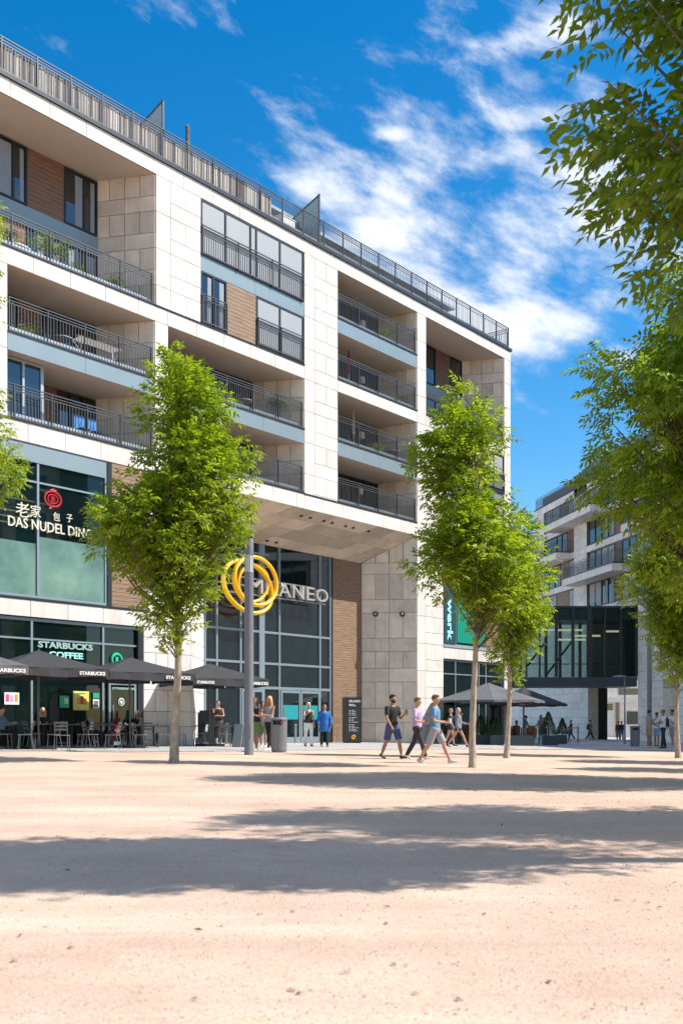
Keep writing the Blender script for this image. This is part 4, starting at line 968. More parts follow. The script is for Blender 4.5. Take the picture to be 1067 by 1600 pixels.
# ------------------------------------------------------------------ trees
def crown_leaves(rng, clumps, per, leafl, trunkc, droop=.35, leaflets=7):
    Ps, Ds, Ns, Ls, Ws = [], [], [], [], []
    for c, rc in clumps:
        k = max(3, int(per*rng.uniform(.75, 1.25)*(rc/.45)**2))
        d = rng.normal(size=(k, 3)); d /= np.linalg.norm(d, axis=1, keepdims=True)
        out = (np.array(c)-trunkc(c)); out = out/(np.linalg.norm(out)+1e-6)
        rad = rc*rng.uniform(.15, 1, k)[:, None]**.6
        base = np.array(c)+d*rad*np.array([1, 1, .75])
        r = d*.55+out*.75+rng.normal(size=(k, 3))*.35; r[:, 2] += -.1; r /= np.linalg.norm(r, axis=1, keepdims=True)
        side = np.cross(r, np.array([0, 0, 1.])); side /= np.linalg.norm(side, axis=1, keepdims=True)+1e-6
        up = np.cross(side, r); tilt = rng.normal(size=(k, 1))*.5; up2 = up*np.cos(tilt)+side*np.sin(tilt); side2 = np.cross(r, up2)
        rl = leafl*2.1*rng.uniform(.75, 1.2, (k, 1))
        spots = [(.25, 1), (.25, -1), (.55, 1), (.55, -1), (.85, 1), (.85, -1), (1., 0)][-leaflets:]
        for t, s in spots:
            p = base+r*rl*t; p[:, 2] -= (droop*rl[:, 0]*t*t*.6)
            dd = r*(.65 if s else 1)+side2*s*.8; dd[:, 2] -= droop+rng.uniform(-.1, .3, k)
            Ps.append(p); Ds.append(dd); Ns.append(up2+rng.normal(size=(k, 3))*.35); Ls.append(leafl*rng.uniform(.75, 1.2, k)); Ws.append(leafl*rng.uniform(.32, .44, k))
    return [np.concatenate(a) for a in (Ps, Ds, Ns, Ls, Ws)]
def make_tree(name, label, base, outline, trunk_r=.13, depth=1.0, clump=.38, dens=1.0, per=31, leafl=.145, seed=1, lm='leaf', trunk_top=None, group='young ash trees planted across the square', holes=.0, lean=(0, 0), bark_h=None, marg=.17, cat='tree'):
    """outline: (z, x_left, x_right) rows in metres relative to the trunk base, the crown's silhouette at several heights"""
    rng = np.random.default_rng(seed); rnd = random.Random(seed)
    outline = sorted((z, (a+b)/2-max(.12, (b-a)/2-marg), (a+b)/2+max(.12, (b-a)/2-marg)) for z, a, b in outline); zs = [o[0] for o in outline]
    def span(z): return (float(np.interp(z, zs, [o[1] for o in outline])), float(np.interp(z, zs, [o[2] for o in outline])))
    t = thing(name, label, cat, tuple(base), 0, group)
    ztop = trunk_top or zs[-1]-.25; z0 = zs[0]
    bend = lambda z: (lean[0]*z/ztop+.05*math.sin(z*1.1+seed), lean[1]*z/ztop+.05*math.cos(z*.9+seed))
    off = bend(0)
    tp, tr = [], []
    for i in range(15):
        z = ztop*i/14; b = bend(z); tp.append((b[0]-off[0], b[1]-off[1], z-(.05 if i == 0 else 0)))
        f = max(.12, 1-.75*(z/ztop)**.9); tr.append(trunk_r*f*(1.45 if i == 0 else 1))
    tp.insert(1, (0, 0, .10)); tr.insert(1, trunk_r*1.12)
    MB().tube(tp, tr, 12).build('trunk', M['bark'], t, smooth=True)
    def taxis(z): z = min(max(z, 0), ztop); b = bend(z); return np.array([b[0]-off[0], b[1]-off[1], z])
    clumps = []; z = z0
    vol = 0
    while z < zs[-1]:
        a, b = span(z); hw = (b-a)/2; step = clump*.62
        nn = max(1, int(dens*3.1*hw*hw*depth*step/(clump**3*1.25)+.6))
        for _ in range(nn):
            q = rng.uniform(0, 2*math.pi); rr = math.sqrt(rng.uniform(.02, 1)); rc = clump*rng.uniform(.6, 1.2)
            k = max(0., hw-rc*.8)*(1+.27*math.sin(3*q+z*2.9+seed)*(1 if hw > .5 else 0)-.08)
            c = ((a+b)/2+k*rr*math.cos(q), k*depth*rr*math.sin(q), z+rng.uniform(-.5, .5)*step)
            if rng.uniform() < holes: continue
            clumps.append((c, min(rc, max(.16, hw*.9))))
        z += step
    # sprays that break the outline
    for _ in range(int(len(clumps)*.45)):
        z = rng.uniform(z0, zs[-1]); a, b = span(z); hw = (b-a)/2; q = rng.uniform(0, 2*math.pi); rc = clump*rng.uniform(.3, .5)
        clumps.append((((a+b)/2+(hw-rc*.3)*math.cos(q), (hw-rc*.3)*depth*math.sin(q), z), rc))
    fn = lambda c: taxis(c[2]-.5)
    me = leaf_mesh('crown', *crown_leaves(rng, clumps, per, leafl, fn), M[lm])
    inst('crown', me, t)
    lb = MB()
    for i, (c, rc) in enumerate(clumps):
        if i % 3 and rc < clump*.8: continue
        c = np.array(c); h = math.hypot(c[0], c[1]); s = taxis(max(z0*.85, c[2]-.35-h*.8)); mid = s*.45+c*.55+np.array([0, 0, -.12*h]); r0 = .012+.012*h
        lb.tube([tuple(s), tuple(mid), tuple(c)], [r0, r0*.6, .005], 4, caps=False)
    lb.build('limbs', M['twig'], t)
    return t
def rel(base, Y, rows):
    return [(CAMZ+(HY-py)*Y/FPX-base[2], (a-CX)*Y/FPX-base[0], (b-CX)*Y/FPX-base[0]) for py, a, b in rows]
bA = ground_at(272, 1192)
make_tree('ash_tree', 'leafy tree with pale trunk in front of the coffee shop, left of the lamp column', bA, rel(bA, bA.y, [(545, 272, 292), (562, 242, 308), (600, 218, 345), (650, 205, 378), (700, 222, 395), (745, 205, 400), (790, 150, 400), (830, 118, 380), (870, 150, 368), (905, 205, 350), (950, 212, 325), (990, 228, 308), (1012, 255, 285)]), trunk_r=.102, seed=11, dens=.82, holes=.14)
bB = ground_at(738.5, 1200)
make_tree('ash_tree', 'tall leafy tree with slim trunk just right of the three walking men', bB, rel(bB, bB.y, [(603, 700, 722), (622, 682, 745), (650, 665, 792), (700, 636, 800), (740, 640, 795), (780, 665, 800), (820, 650, 815), (850, 640, 840), (885, 632, 850), (915, 660, 845), (938, 690, 835), (955, 715, 810), (985, 722, 775)]), trunk_r=.082, seed=23, dens=.74, holes=.16)
bC = ground_at(791.5, 1185)
make_tree('ash_tree', 'leafy tree with thin pale trunk in front of the bistro planters', bC, rel(bC, bC.y, [(800, 785, 825), (830, 762, 850), (870, 748, 864), (920, 742, 864), (965, 745, 862), (1005, 750, 845), (1040, 765, 828), (1066, 785, 808)]), trunk_r=.085, seed=37, dens=.85, holes=.12, lm='leaf')
bD = ground_at(1059.5, 1185)
make_tree('ash_tree', 'leafy tree at the right edge with thin pale trunk beside the group of men', bD, rel(bD, bD.y, [(790, 1040, 1080), (840, 1000, 1120), (900, 966, 1140), (940, 978, 1145), (990, 1002, 1130), (1035, 1022, 1100), (1075, 1042, 1075)]), trunk_r=.095, seed=41, leafl=.13, clump=.5)
bE = Vector((8.3, 18.8, gz(8.3, 18.8)))
make_tree('ash_tree', 'large darker tree reaching in from the right edge above the glass bridge', bE, rel(bE, 18.8, [(385, 1090, 1250), (430, 995, 1400), (480, 985, 1450), (540, 958, 1500), (580, 902, 1560), (640, 905, 1600), (700, 903, 1620), (745, 915, 1600), (790, 948, 1580), (840, 990, 1560), (885, 990, 1500), (915, 1060, 1400)]), trunk_r=.16, marg=.44, seed=53, dens=.85, lm='leaf', depth=.8, clump=.46, per=24, leafl=.14)
bF = Vector((4.9, 7.7, 0))
make_tree('ash_tree', 'nearest tree whose dark leafy branches hang into the top right corner', bF, rel(bF, 7.5, [(445, 1070, 1300), (415, 1030, 1500), (360, 985, 1700), (320, 935, 1900), (290, 905, 1950), (250, 905, 2000), (215, 868, 2050), (150, 862, 2100), (60, 872, 2100), (0, 878, 2100), (-200, 850, 2100), (-500, 900, 2050), (-800, 1100, 1850), (-950, 1350, 1600)]), trunk_r=.17, marg=.26, seed=67, dens=1.0, lm='leafd', depth=.5, clump=.38, per=24, leafl=.125)
bG = Vector((8.0, 10.6, gz(8.0, 10.6)))
oG = [(3.2, -1, 1), (4.2, -2.0, 2.0), (6, -2.5, 2.5), (8, -2.0, 2.0), (9.6, -1, 1)]
make_tree('ash_tree', 'tree outside the right edge whose shadow lies across the gravel in front', bG, oG, trunk_r=.16, seed=71, dens=.7, holes=.1, lm='leafd', per=20, clump=.5, leafl=.13)
bH = ground_at(-120, 1200)
make_tree('ash_tree', 'tree at the left edge with only a few twigs showing in front of the balconies', bH, rel(bH, bH.y, [(250, -190, -120), (300, -240, -30), (330, -260, 12), (360, -270, -22), (400, -280, -20), (450, -300, 14), (490, -310, -22), (560, -310, -15), (610, -300, 24), (655, -300, 10), (700, -300, 42), (742, -290, 44), (780, -280, -15), (900, -230, -60)]), trunk_r=.15, seed=83, dens=.8, clump=.4, leafl=.115)
for i, (x, y) in enumerate(((13.2, 24.8), (14.2, 30.5))):
    b_ = Vector((x, y, gz(x, y)))
    make_tree('ash_tree', ('round topped tree standing beyond the right edge, seen only by its shadow', 'slim tree beyond the right edge nearest the shaded block, seen by reflection', 'broad tree beyond the right edge close to the camera, seen by its shadow')[i], b_, [(2.8, -.8, .8), (3.8, -1.9, 1.9), (5.4, -2.2, 2.2), (7.2, -1.7, 1.7), (8.6, -.5, .5)], trunk_r=.13, seed=90+i, dens=.8, per=20, clump=.5, leafl=.14)

# ------------------------------------------------------------------ street furniture
def lamp_pole(px, pyf, ztop, r, label):
    b = ground_at(px, pyf) if pyf else px
    t = thing('lamp_pole', label, 'street lamp', tuple(b), 0, 'round grey lamp columns')
    H = ztop-b.z; lz = H-.95
    MB().lathe([(r*1.04, 0), (r*1.04, .03), (r, .05), (r, lz)], 24).build('column', M['pole'], t, smooth=True)
    MB().lathe([(r*.99, lz+.0), (r*.99, lz+.01), (r*.90, lz+.02), (r*.90, lz+.47), (r*.99, lz+.48)], 24).build('lamp_glass', mat('lamp_glass', (.62, .66, .68), .15), t, smooth=True)
    q = MB()
    for k in range(10): a = k*.6283; q.box(r*.93*math.cos(a)-.008, r*.93*math.cos(a)+.008, r*.93*math.sin(a)-.008, r*.93*math.sin(a)+.008, lz, lz+.48)
    q.build('lamp_bars', M['steel'], t)
    MB().lathe([(r, lz+.48), (r, H-.02), (r*.96, H)], 24).build('cap', M['pole'], t, smooth=True)
    MB().box(-.05, .05, -r-.012, -r+.02, .5, .85).build('hatch', M['pole'], t)
    return t
pl = ground_at(389, 1180)
lamp_pole(389, 1180, CAMZ+(HY-842)*pl.y/FPX, 7.2*pl.y/FPX, 'tall grey lamp column in front of the entrance sign')
Yp = 58.; Xp = at(1014.5, 0, Yp).x
lamp_pole(Vector((Xp, Yp, gz(Xp, Yp))), None, 6.6, .125, 'distant grey lamp column rising behind the group of men at the right')
# small street lamp with disc head
Ys = 66.; b = Vector((at(976, 0, Ys).x, Ys, 0)); b.z = gz(b.x, Ys); H = at(0, 1058, Ys).z-b.z
t = thing('street_lamp', 'thin dark street lamp with a flat head under the glass bridge', 'street lamp', tuple(b))
MB().tube([(0, 0, 0), (0, 0, H*.35), (0, 0, H)], [.07, .05, .035], 10).build('column', M['pole'], t)
MB().lathe([(.05, H-.05), (.45, H), (.4, H+.06), (.05, H+.12)], 20, c=(-.3, 0)).build('lamp_head', M['pole'], t)
def bin_(px, pyf, label, sc=1):
    b = ground_at(px, pyf); t = thing('litter_bin', label, 'bin', tuple(b), R_(8), 'round grey litter bins'); t.scale = (sc,)*3
    MB().lathe([(.215, 0), (.215, .05), (.235, .06), (.245, .82), (.245, .835)], 22).build('drum', M['pole'], t, smooth=True)
    s = MB()
    for k in range(3): a = R_(200+k*70); s.tube([(.215*math.cos(a), .215*math.sin(a), .83), (.215*math.cos(a), .215*math.sin(a), 1.0)], .025, 6)
    MB().lathe([(.19, .80), (.19, .98)], 20).build('opening', M['black'], t)
    q = MB()
    for k in range(20):
        a0, a1 = R_(k*18), R_(k*18+18)
        if 12 <= k <= 15: continue
        q.prism([(.247*math.cos(a0), .247*math.sin(a0)), (.247*math.cos(a1), .247*math.sin(a1)), (.225*math.cos(a1), .225*math.sin(a1)), (.225*math.cos(a0), .225*math.sin(a0))], .835, .97)
    q.build('collar', M['pole'], t); MB().lathe([(.26, .97), (.262, 1.02), (.24, 1.045), (.02, 1.06)], 22).build('lid', M['pole'], t, smooth=True)
    MB().tube([(.06, -.247, .90), (.06, -.254, .90)], .045, 12).build('badge', mat('badge_red', (.5, .01, .05), .5), t)
bin_(436, 1176, 'round grey litter bin beside the blonde woman at the entrance', 1.04); bin_(992, 1167, 'round grey litter bin beside the group of men at the right', 1.0)
bol = None
for px, pyf, lb in ((354, 1163, 'steel bollard behind the woman with folded arms'), (450, 1161, 'steel bollard just right of the litter bin'), (461.5, 1161.5, 'steel bollard left of the woman in white trousers'), (526, 1160.5, 'steel bollard beside the timber wall, right of the woman in blue'), (305, 1163, 'dark bollard at the stone pier behind the cafe tables')):
    b = ground_at(px, pyf)
    if bol is None:
        bol = thing('bollard', lb, 'bollard', tuple(b), 0, 'steel bollards before the entrance')
        MB().lathe([(.085, 0), (.085, .02), (.065, .025), (.065, .74)], 16).build('post', M['steel'], bol, smooth=True); MB().lathe([(.05, .74), (.05, .755), (.065, .76), (.065, .82), (.055, .84)], 16).build('cap', M['steel'], bol, smooth=True)
    else: c = copy_tree(bol); c.location = tuple(b); c['label'] = lb
# information totem
b = at(551, 0, 51.2); b.z = gz(b.x, b.y)
t = thing('information_totem', 'dark information totem listing shops beside the entrance wall', 'sign', tuple(b), R_(14)); t.location.x -= .05
TH = at(0, 1090, b.y).z-b.z
MB().box(-.38, .40, -.30, .30, .08, TH).build('body', mat('totem_paint', (.022, .026, .032), .35), t); MB().box(-.36, .38, -.28, .28, 0, .08).build('plinth', M['black'], t)
text('MILANEO', t, -.20, .34, TH-.24, TH-.13, -.305, 'letter_white', bold=.02, ext=.01); text('MALL', t, -.20, .12, TH-.42, TH-.31, -.305, 'letter_white', bold=.02, ext=.01)
q = MB(); rnd = random.Random(3); z = TH-.6
for k in range(15):
    if k in (4, 9): z -= .05; continue
    q.box(-.20, -.15, -.304, -.301, z-.03, z); q.box(-.10, -.10+rnd.uniform(.1, .36), -.304, -.301, z-.022, z-.004); z -= .072
q.build('print', M['letter_white'], t); q = MB(); ring(q, (.0, .28), .08, .08, -.305, .018, 16); ring(q, (.04, .31), .06, .07, -.305, .014, 16); q.build('ring_logo', M['yellow'], t)
# black standing board and A-board
b = ground_at(322, 1165); t = thing('standing_board', 'dark rounded standing board behind the cafe tables near the pier', 'sign', tuple(b), R_(20))
MB().prism([(-.32, -.03), (.32, -.03), (.32, .03), (-.32, .03)], .12, 1.25).box(-.25, .25, -.032, .028, 1.25, 1.34).build('board', M['anth'], t)
MB().box(-.30, -.24, -.2, .2, 0, .12).box(.24, .30, -.2, .2, 0, .12).build('foot', M['black'], t)
q = MB(); q.ball((0, -.04, .62), .05, .01, .12).ball((.02, -.04, .75), .05, .01, .05); q.build('print', M['letter_white'], t)
b = ground_at(374, 1168); t = thing('a_board', 'small grey folding pavement board beside the lamp column', 'sign', tuple(b), R_(-30))
MB().slab((-.20, -.20, 0), (.20, -.20, 0), (.18, -.02, .85), (-.18, -.02, .85), (0, .02, 0)).build('front_panel', M['zinc'], t); MB().slab((-.20, .20, 0), (.20, .20, 0), (.18, .03, .85), (-.18, .03, .85), (0, .02, 0)).build('back_panel', M['zinc'], t)

# ------------------------------------------------------------------ cafe umbrellas
def umbrella(loc, rz, h, zv, za, label, m, group, texts=(), vd=.26, n=4, pole=.035, cat='parasol'):
    t = thing('cafe_umbrella', label, cat, tuple(loc), rz, group)
    corners = [(math.cos(math.pi*2*k/n-math.pi/2-math.pi/n)*h, math.sin(math.pi*2*k/n-math.pi/2-math.pi/n)*h) for k in range(n)]
    cp = MB(); rows = 6
    for k in range(n):
        a, c = Vector((*corners[k], 0)), Vector((*corners[(k+1)%n], 0)); base = len(cp.v)
        for i in range(rows+1):
            s = i/rows; zz = za+(zv+vd-za)*(s**.93)
            for j in range(7):
                q = j/6; p = (a*(1-q)+c*q)*s; sag = math.sin(q*math.pi)*s*(1-s*.65)*.07; cp.v.append((p.x, p.y, zz-sag))
        for i in range(rows):
            for j in range(6): o = base+i*7+j; cp.f.append((o, o+7, o+8, o+1))
    cp.build('canopy', m, t, smooth=True)
    vl = MB()
    for k in range(n):
        a, c = Vector((*corners[k], 0)), Vector((*corners[(k+1)%n], 0)); base = len(vl.v); nn = Vector(((c-a).y, -(c-a).x, 0)).normalized()
        for j in range(13):
            q = j/12; p = a*(1-q)+c*q+nn*(.02*math.sin(q*19+k)); 
            vl.v += [(p.x, p.y, zv+vd), (p.x+nn.x*.02, p.y+nn.y*.02, zv+.02*math.sin(q*9+k))]
        for j in range(12): o = base+2*j; vl.f.append((o, o+1, o+3, o+2))
    vl.build('valance', m, t)
    MB().tube([(0, 0, 0), (0, 0, za-.02)], pole, 10).build('pole', M['rail'], t)
    MB().box(-.4, .4, -.4, .4, 0, .09).build('base', M['black'], t); MB().tube([(0, 0, za-.03), (0, 0, za+.05)], [.06, .03], 8).build('finial', M['black'], t)
    for k in range(n):
        c = corners[k]; rb_ = MB().bar((0, 0, za-.06), (c[0]*.99, c[1]*.99, zv+vd-.05), .03).build('rib', M['black'], t)
        MB().bar((0, 0, zv+.0), (c[0]*.5, c[1]*.5, (za+zv+vd)/2-.07), .022).build('strut', M['black'], rb_)
    for body, side, q0, q1, z0, z1, mm in texts:
        a, c = Vector((*corners[side], 0)), Vector((*corners[(side+1)%n], 0)); nn = Vector(((c-a).y, -(c-a).x, 0)).normalized(); L_ = (c-a).length; p = a+(c-a)*q0+nn*.045
        inst('lettering', text_mesh(body, mm, .004, .035), t, (p.x, p.y, zv+z0), (R_(90), 0, math.atan2((c-a).y, (c-a).x)), (L_*(q1-q0), z1-z0, 1))
    return t
def place_umb(px_pole, s, apex_py, val_py, rz, h, label, m, group, texts, **k):
    Y = FPX/s; X = (px_pole-CX)/s; g = gz(X, Y); za = CAMZ+(HY-apex_py)/s-g; zv = CAMZ+(HY-val_py)/s-g
    return umbrella((X, Y, g), rz, h, zv, za, label, m, group, texts, **k)
gU = 'dark cafe umbrellas at the coffee shop'
rzU = math.atan2(.6, .8)
place_umb(60, 51.5, 1016, 1060, rzU, 2.22, 'left dark umbrella with white lettering in front of the coffee shop window', M['canvas'], gU, [('STARBUCKS', 0, .70, .96, .06, .17, 'letter_white')])
place_umb(203, 47, 1027, 1066, rzU, 2.2, 'middle dark umbrella with white lettering in front of the coffee shop door', M['canvas'], gU, [('STARBUCKS', 0, .66, .95, .06, .17, 'letter_white')])
place_umb(328, 42.3, 1037, 1074, rzU, 2.25, 'right dark umbrella with white lettering behind the lamp column', M['canvas'], gU, [('STARBUCKS', 0, .72, .97, .06, .17, 'letter_white'), ('STARBUCKS', 0, .04, .26, .06, .16, 'letter_white')])
place_umb(-80, 56, 1000, 1056, rzU, 2.35, 'umbrella at the left edge with only its grey sunlit corner in view', M['canvas2'], gU, [('STARBUCKS', 0, .70, .97, .06, .17, 'letter_white')])
gV = 'large bistro umbrellas beside the planters'
Yc = 54.; Xc = at(763, 0, Yc).x
umbrella((Xc, Yc, gz(Xc, Yc)), R_(20), 2.75, 2.05, at(0, 1067, Yc).z-gz(Xc, Yc), 'large faded grey bistro umbrella behind the two slim trees', mat('umbrella_canvas_grey', (.105, .105, .115), .8, var=.2, vscale=2), gV, [], vd=.12, n=8, pole=.05)
Yc = 60.; Xc = at(818, 0, Yc).x
umbrella((Xc, Yc, gz(Xc, Yc)), R_(5), 2.35, 2.05, at(0, 1074, Yc).z-gz(Xc, Yc), 'dark bistro umbrella partly hidden behind the faded grey one', M['canvas'], gV, [], vd=.12, n=8, pole=.05)
for o_, px_list in ():
    pass

# ------------------------------------------------------------------ tables and chairs
M['chair'] = mat('chair_metal', (.16, .165, .17), .4, metal=.5); M['chair_seat'] = mat('chair_seat', (.34, .345, .35), .4, metal=.4)
def make_chair():
    t = empty('cafe_chair')
    for sx in (-1, 1):
        MB().tube([(sx*.2, -.2, 0), (sx*.185, -.16, .44)], .014, 6).build('leg', M['chair'], t)
        MB().tube([(sx*.2, .25, 0), (sx*.185, .17, .44)], .014, 6).build('leg', M['chair'], t)
        MB().tube([(sx*.185, .17, .44), (sx*.185, .19, .6), (sx*.18, .25, .86)], .013, 6).build('back_post', M['chair'], t)
    s = MB()
    for k in range(6): s.box(-.2, .2, -.2+k*.066, -.2+k*.066+.054, .44, .456)
    s.build('seat', M['chair_seat'], t)
    b = MB()
    for z in (.62, .72, .82): b.slab((-.185, .195+(z-.6)*.23, z-.03), (.185, .195+(z-.6)*.23, z-.03), (.185, .2+(z-.6)*.23, z+.025), (-.185, .2+(z-.6)*.23, z+.025), (0, .012, 0))
    b.build('backrest', M['chair'], t)
    MB().tube([(-.19, -.18, .22), (.19, -.18, .22)], .009, 5).build('stretcher', M['chair'], t)
    return t
M['tabletop'] = mat('tabletop', (.10, .10, .105), .3, metal=.2)
def make_table(w=.72):
    w = .8
    t = empty('cafe_table')
    MB().box(-w/2, w/2, -w/2, w/2, .735, .76).build('tabletop', M['tabletop'], t)
    MB().tube([(0, 0, .02), (0, 0, .735)], .032, 8).build('column', M['black'], t)
    MB().box(-.3, .3, -.03, .03, 0, .03).box(-.03, .03, -.3, -.031, 0, .028).box(-.03, .03, .031, .3, 0, .028).build('foot', M['black'], t)
    return t
c0_ = make_chair(); t0_ = make_table(); first = [True, True]
tabs = [(22, 1169, 'table at the far left edge under the grey umbrella corner'), (68, 1168, 'table beneath the left umbrella, beside the blonde woman'), (112, 1169, 'table right of the left umbrella pole with a chair turned away in front'), (158, 1168, 'table between the two seated women by the shop door'), (197, 1167, 'table under the middle umbrella pole'), (240, 1167, 'table left of the pale tree trunk'), (296, 1164, 'table just right of the pale tree trunk'), (328, 1163, 'table under the right umbrella pole'), (363, 1163, 'small table just left of the lamp column')]
for px, pyf, lb in tabs:
    o = t0_ if first[0] else copy_tree(t0_); first[0] = False; b = ground_at(px, pyf); o.location = tuple(b); o.rotation_euler = (0, 0, PM.ang-.5+.1*math.sin(px))
    tag(o, 'black cafe '+lb, 'table', 'black square cafe tables')
chs = [(6, 1171, 90, 'at the far left edge facing right'), (40, 1172, -80, 'right of the far left table facing left'), (50, 1169, 85, 'left of the blonde woman, facing right'), (84, 1171, -75, 'right of the left umbrella pole facing left'), (97, 1173, 185, 'turned with its back to the square, below the green window poster'), (104, 1166, 20, 'facing the square behind the table below the lime poster'), (133, 1170, -95, 'between lime poster and shop door, facing left'), (142, 1170, 88, 'below the small framed notice, facing right'), (176, 1171, -92, 'left of the shop door facing left'), (184, 1167, 80, 'behind the woman in red'), (219, 1170, 82, 'right of the shop door facing right, empty'), (232, 1167, 175, 'with its back to the square, right of the shop door'), (256, 1169, -85, 'just left of the pale tree trunk facing left'), (281, 1166, 85, 'half hidden by the pale tree trunk'), (311, 1165, -80, 'between the pale trunk and the right umbrella pole'), (319, 1163, 175, 'in front of the dark standing board'), (344, 1163, -85, 'right of the right umbrella pole facing left'), (352, 1166, 180, 'in front of the steel bollard near the lamp column'), (378, 1165, -80, 'closest to the lamp column')]
for px, pyf, rz, lb in chs:
    o = c0_ if first[1] else copy_tree(c0_); first[1] = False; b = ground_at(px, pyf); o.location = tuple(b); o.rotation_euler = (0, 0, R_(rz))
    tag(o, 'grey metal cafe chair '+lb, 'chair', 'grey metal cafe chairs of the terrace')

# ------------------------------------------------------------------ bistro planters, conifers, chairs, rope barrier
M['planter'] = mat('planter_grey', (.055, .07, .085), .6, var=.1)
M['soil'] = mat('soil', (.05, .035, .025), .95)
def conifer(loc, h, r, label, seed, planter=None):
    rng = np.random.default_rng(seed); t = thing('conifer', label, 'plant', tuple(loc), 0, 'small conifers in the bistro planters')
    n = int(2600*h); z = rng.uniform(0, 1, n)**1.15; q = rng.uniform(0, 6.283, n); lob = 1+.14*np.sin(q*3+z*14+seed)+.1*rng.normal(size=n); rr = r*(1-z**1.2)*np.sqrt(rng.uniform(.25, 1, n))*lob+.02
    P = np.stack([rr*np.cos(q), rr*np.sin(q), .08+z*(h-.1)], 1); D = np.stack([np.cos(q)*.6, np.sin(q)*.6, np.ones(n)*.9], 1)+rng.normal(size=(n, 3))*.35
    inst('foliage', leaf_mesh('foliage', P, D, rng.normal(size=(n, 3)), rng.uniform(.05, .09, n), rng.uniform(.015, .03, n), M['leafc']), t)
    MB().tube([(0, 0, -.05), (0, 0, h*.8)], [.03, .01], 6).build('stem', M['twig'], t); return t
boxes = [(690, 714, 1163, 'dark planter box at the left end, behind the walking women'), (743, 765, 1164, 'dark planter box just right of the slim trunk'), (766, 787, 1165, 'dark planter box left of the second slim trunk'), (793, 834, 1166, 'long dark planter box in front of the man in blue'), (851, 872, 1165, 'dark planter box right of the woman in jeans'), (870, 886, 1163, 'dark planter box at the right end beside the rope barrier')]
for a, c, pyf, lb in boxes:
    b = ground_at((a+c)/2, pyf); w = (c-a)*b.y/FPX; s = b.y/FPX
    t = thing('planter_box', lb, 'planter', tuple(b), 0, 'dark planter boxes around the bistro'); H = .50; d = .5
    q = MB().box(-w/2, w/2, 0, .03, 0, H).box(-w/2, w/2, d-.03, d, 0, H).box(-w/2, -w/2+.03, .03, d-.03, 0, H-.003).box(w/2-.03, w/2, .03, d-.03, 0, H-.003); q.build('box', M['planter'], t)
    MB().box(-w/2+.03, w/2-.03, .03, d-.03, .05, H-.05).build('soil', M['soil'], t)
for px, top, pyf, r, lb in ((700, 1118, 1163, .42, 'small dark conifer behind the walking women'), (752, 1123, 1164, .34, 'rounded small conifer between the two slim trunks'), (776, 1128, 1165, .27, 'bright narrow conifer left of the second slim trunk'), (858, 1118, 1165, .36, 'tallest small conifer in the bistro planter right of the woman in jeans'), (880, 1128, 1163, .27, 'small conifer at the right end of the planters beside the rope barrier')):
    b = ground_at(px, pyf); conifer((b.x, b.y+.25, b.z+.44), CAMZ+(HY-top+5)*b.y/FPX-b.z-.44, r*1.3, lb, int(px))
M['rattan'] = mat('rattan', (.28, .12, .045), .7, var=.5, vscale=30)
for px, pyf, rz, lb in ((727, 1162, 20, 'behind the slim trunk'), (801, 1161, -30, 'just right of the second slim trunk'), (812, 1161, 30, 'with a high back, left of the man in blue'), (829, 1161, -20, 'between the man in blue and the woman in jeans')):
    b = ground_at(px, pyf); t = thing('rattan_armchair', 'brown woven bistro armchair '+lb, 'chair', tuple(b), R_(rz), 'brown woven bistro armchairs')
    MB().tube([(0, 0, .30), (0, 0, .42)], [.27, .29], 14).build('seat', M['rattan'], t)
    q = MB()
    for k in range(13):
        a = R_(-20+k*18.5); q.bar((.29*math.cos(a), .29*math.sin(a), .3), (.33*math.cos(a), .33*math.sin(a), .72+.28*math.sin(max(0, a))), .07)
    q.build('backrest', M['rattan'], t)
    for sx, sy in ((-1, -1), (1, -1), (-1, 1), (1, 1)): MB().bar((sx*.2, sy*.2, 0), (sx*.2, sy*.2, .31), .035).build('leg', M['rattan'], t)
for i, px in enumerate((888.5, 903)):
    b = ground_at(px, 1160.5); t = thing('barrier_post', ('rope barrier post beside the last conifer', 'free standing black rope barrier post with red belt')[i], 'barrier', tuple(b), 0, 'black belt barrier posts')
    MB().lathe([(.2, 0), (.2, .02), (.05, .05), (.035, .06), (.035, .95), (.045, .96), (.045, 1.02)], 14).build('post', M['black'], t, smooth=True)
    if i: 
        b0 = ground_at(888.5, 1160.5); o = MB().box(b0.x-b.x, 0, -.01, .01, .90, .96).build('belt', mat('belt_red', (.6, .02, .02), .6), t)
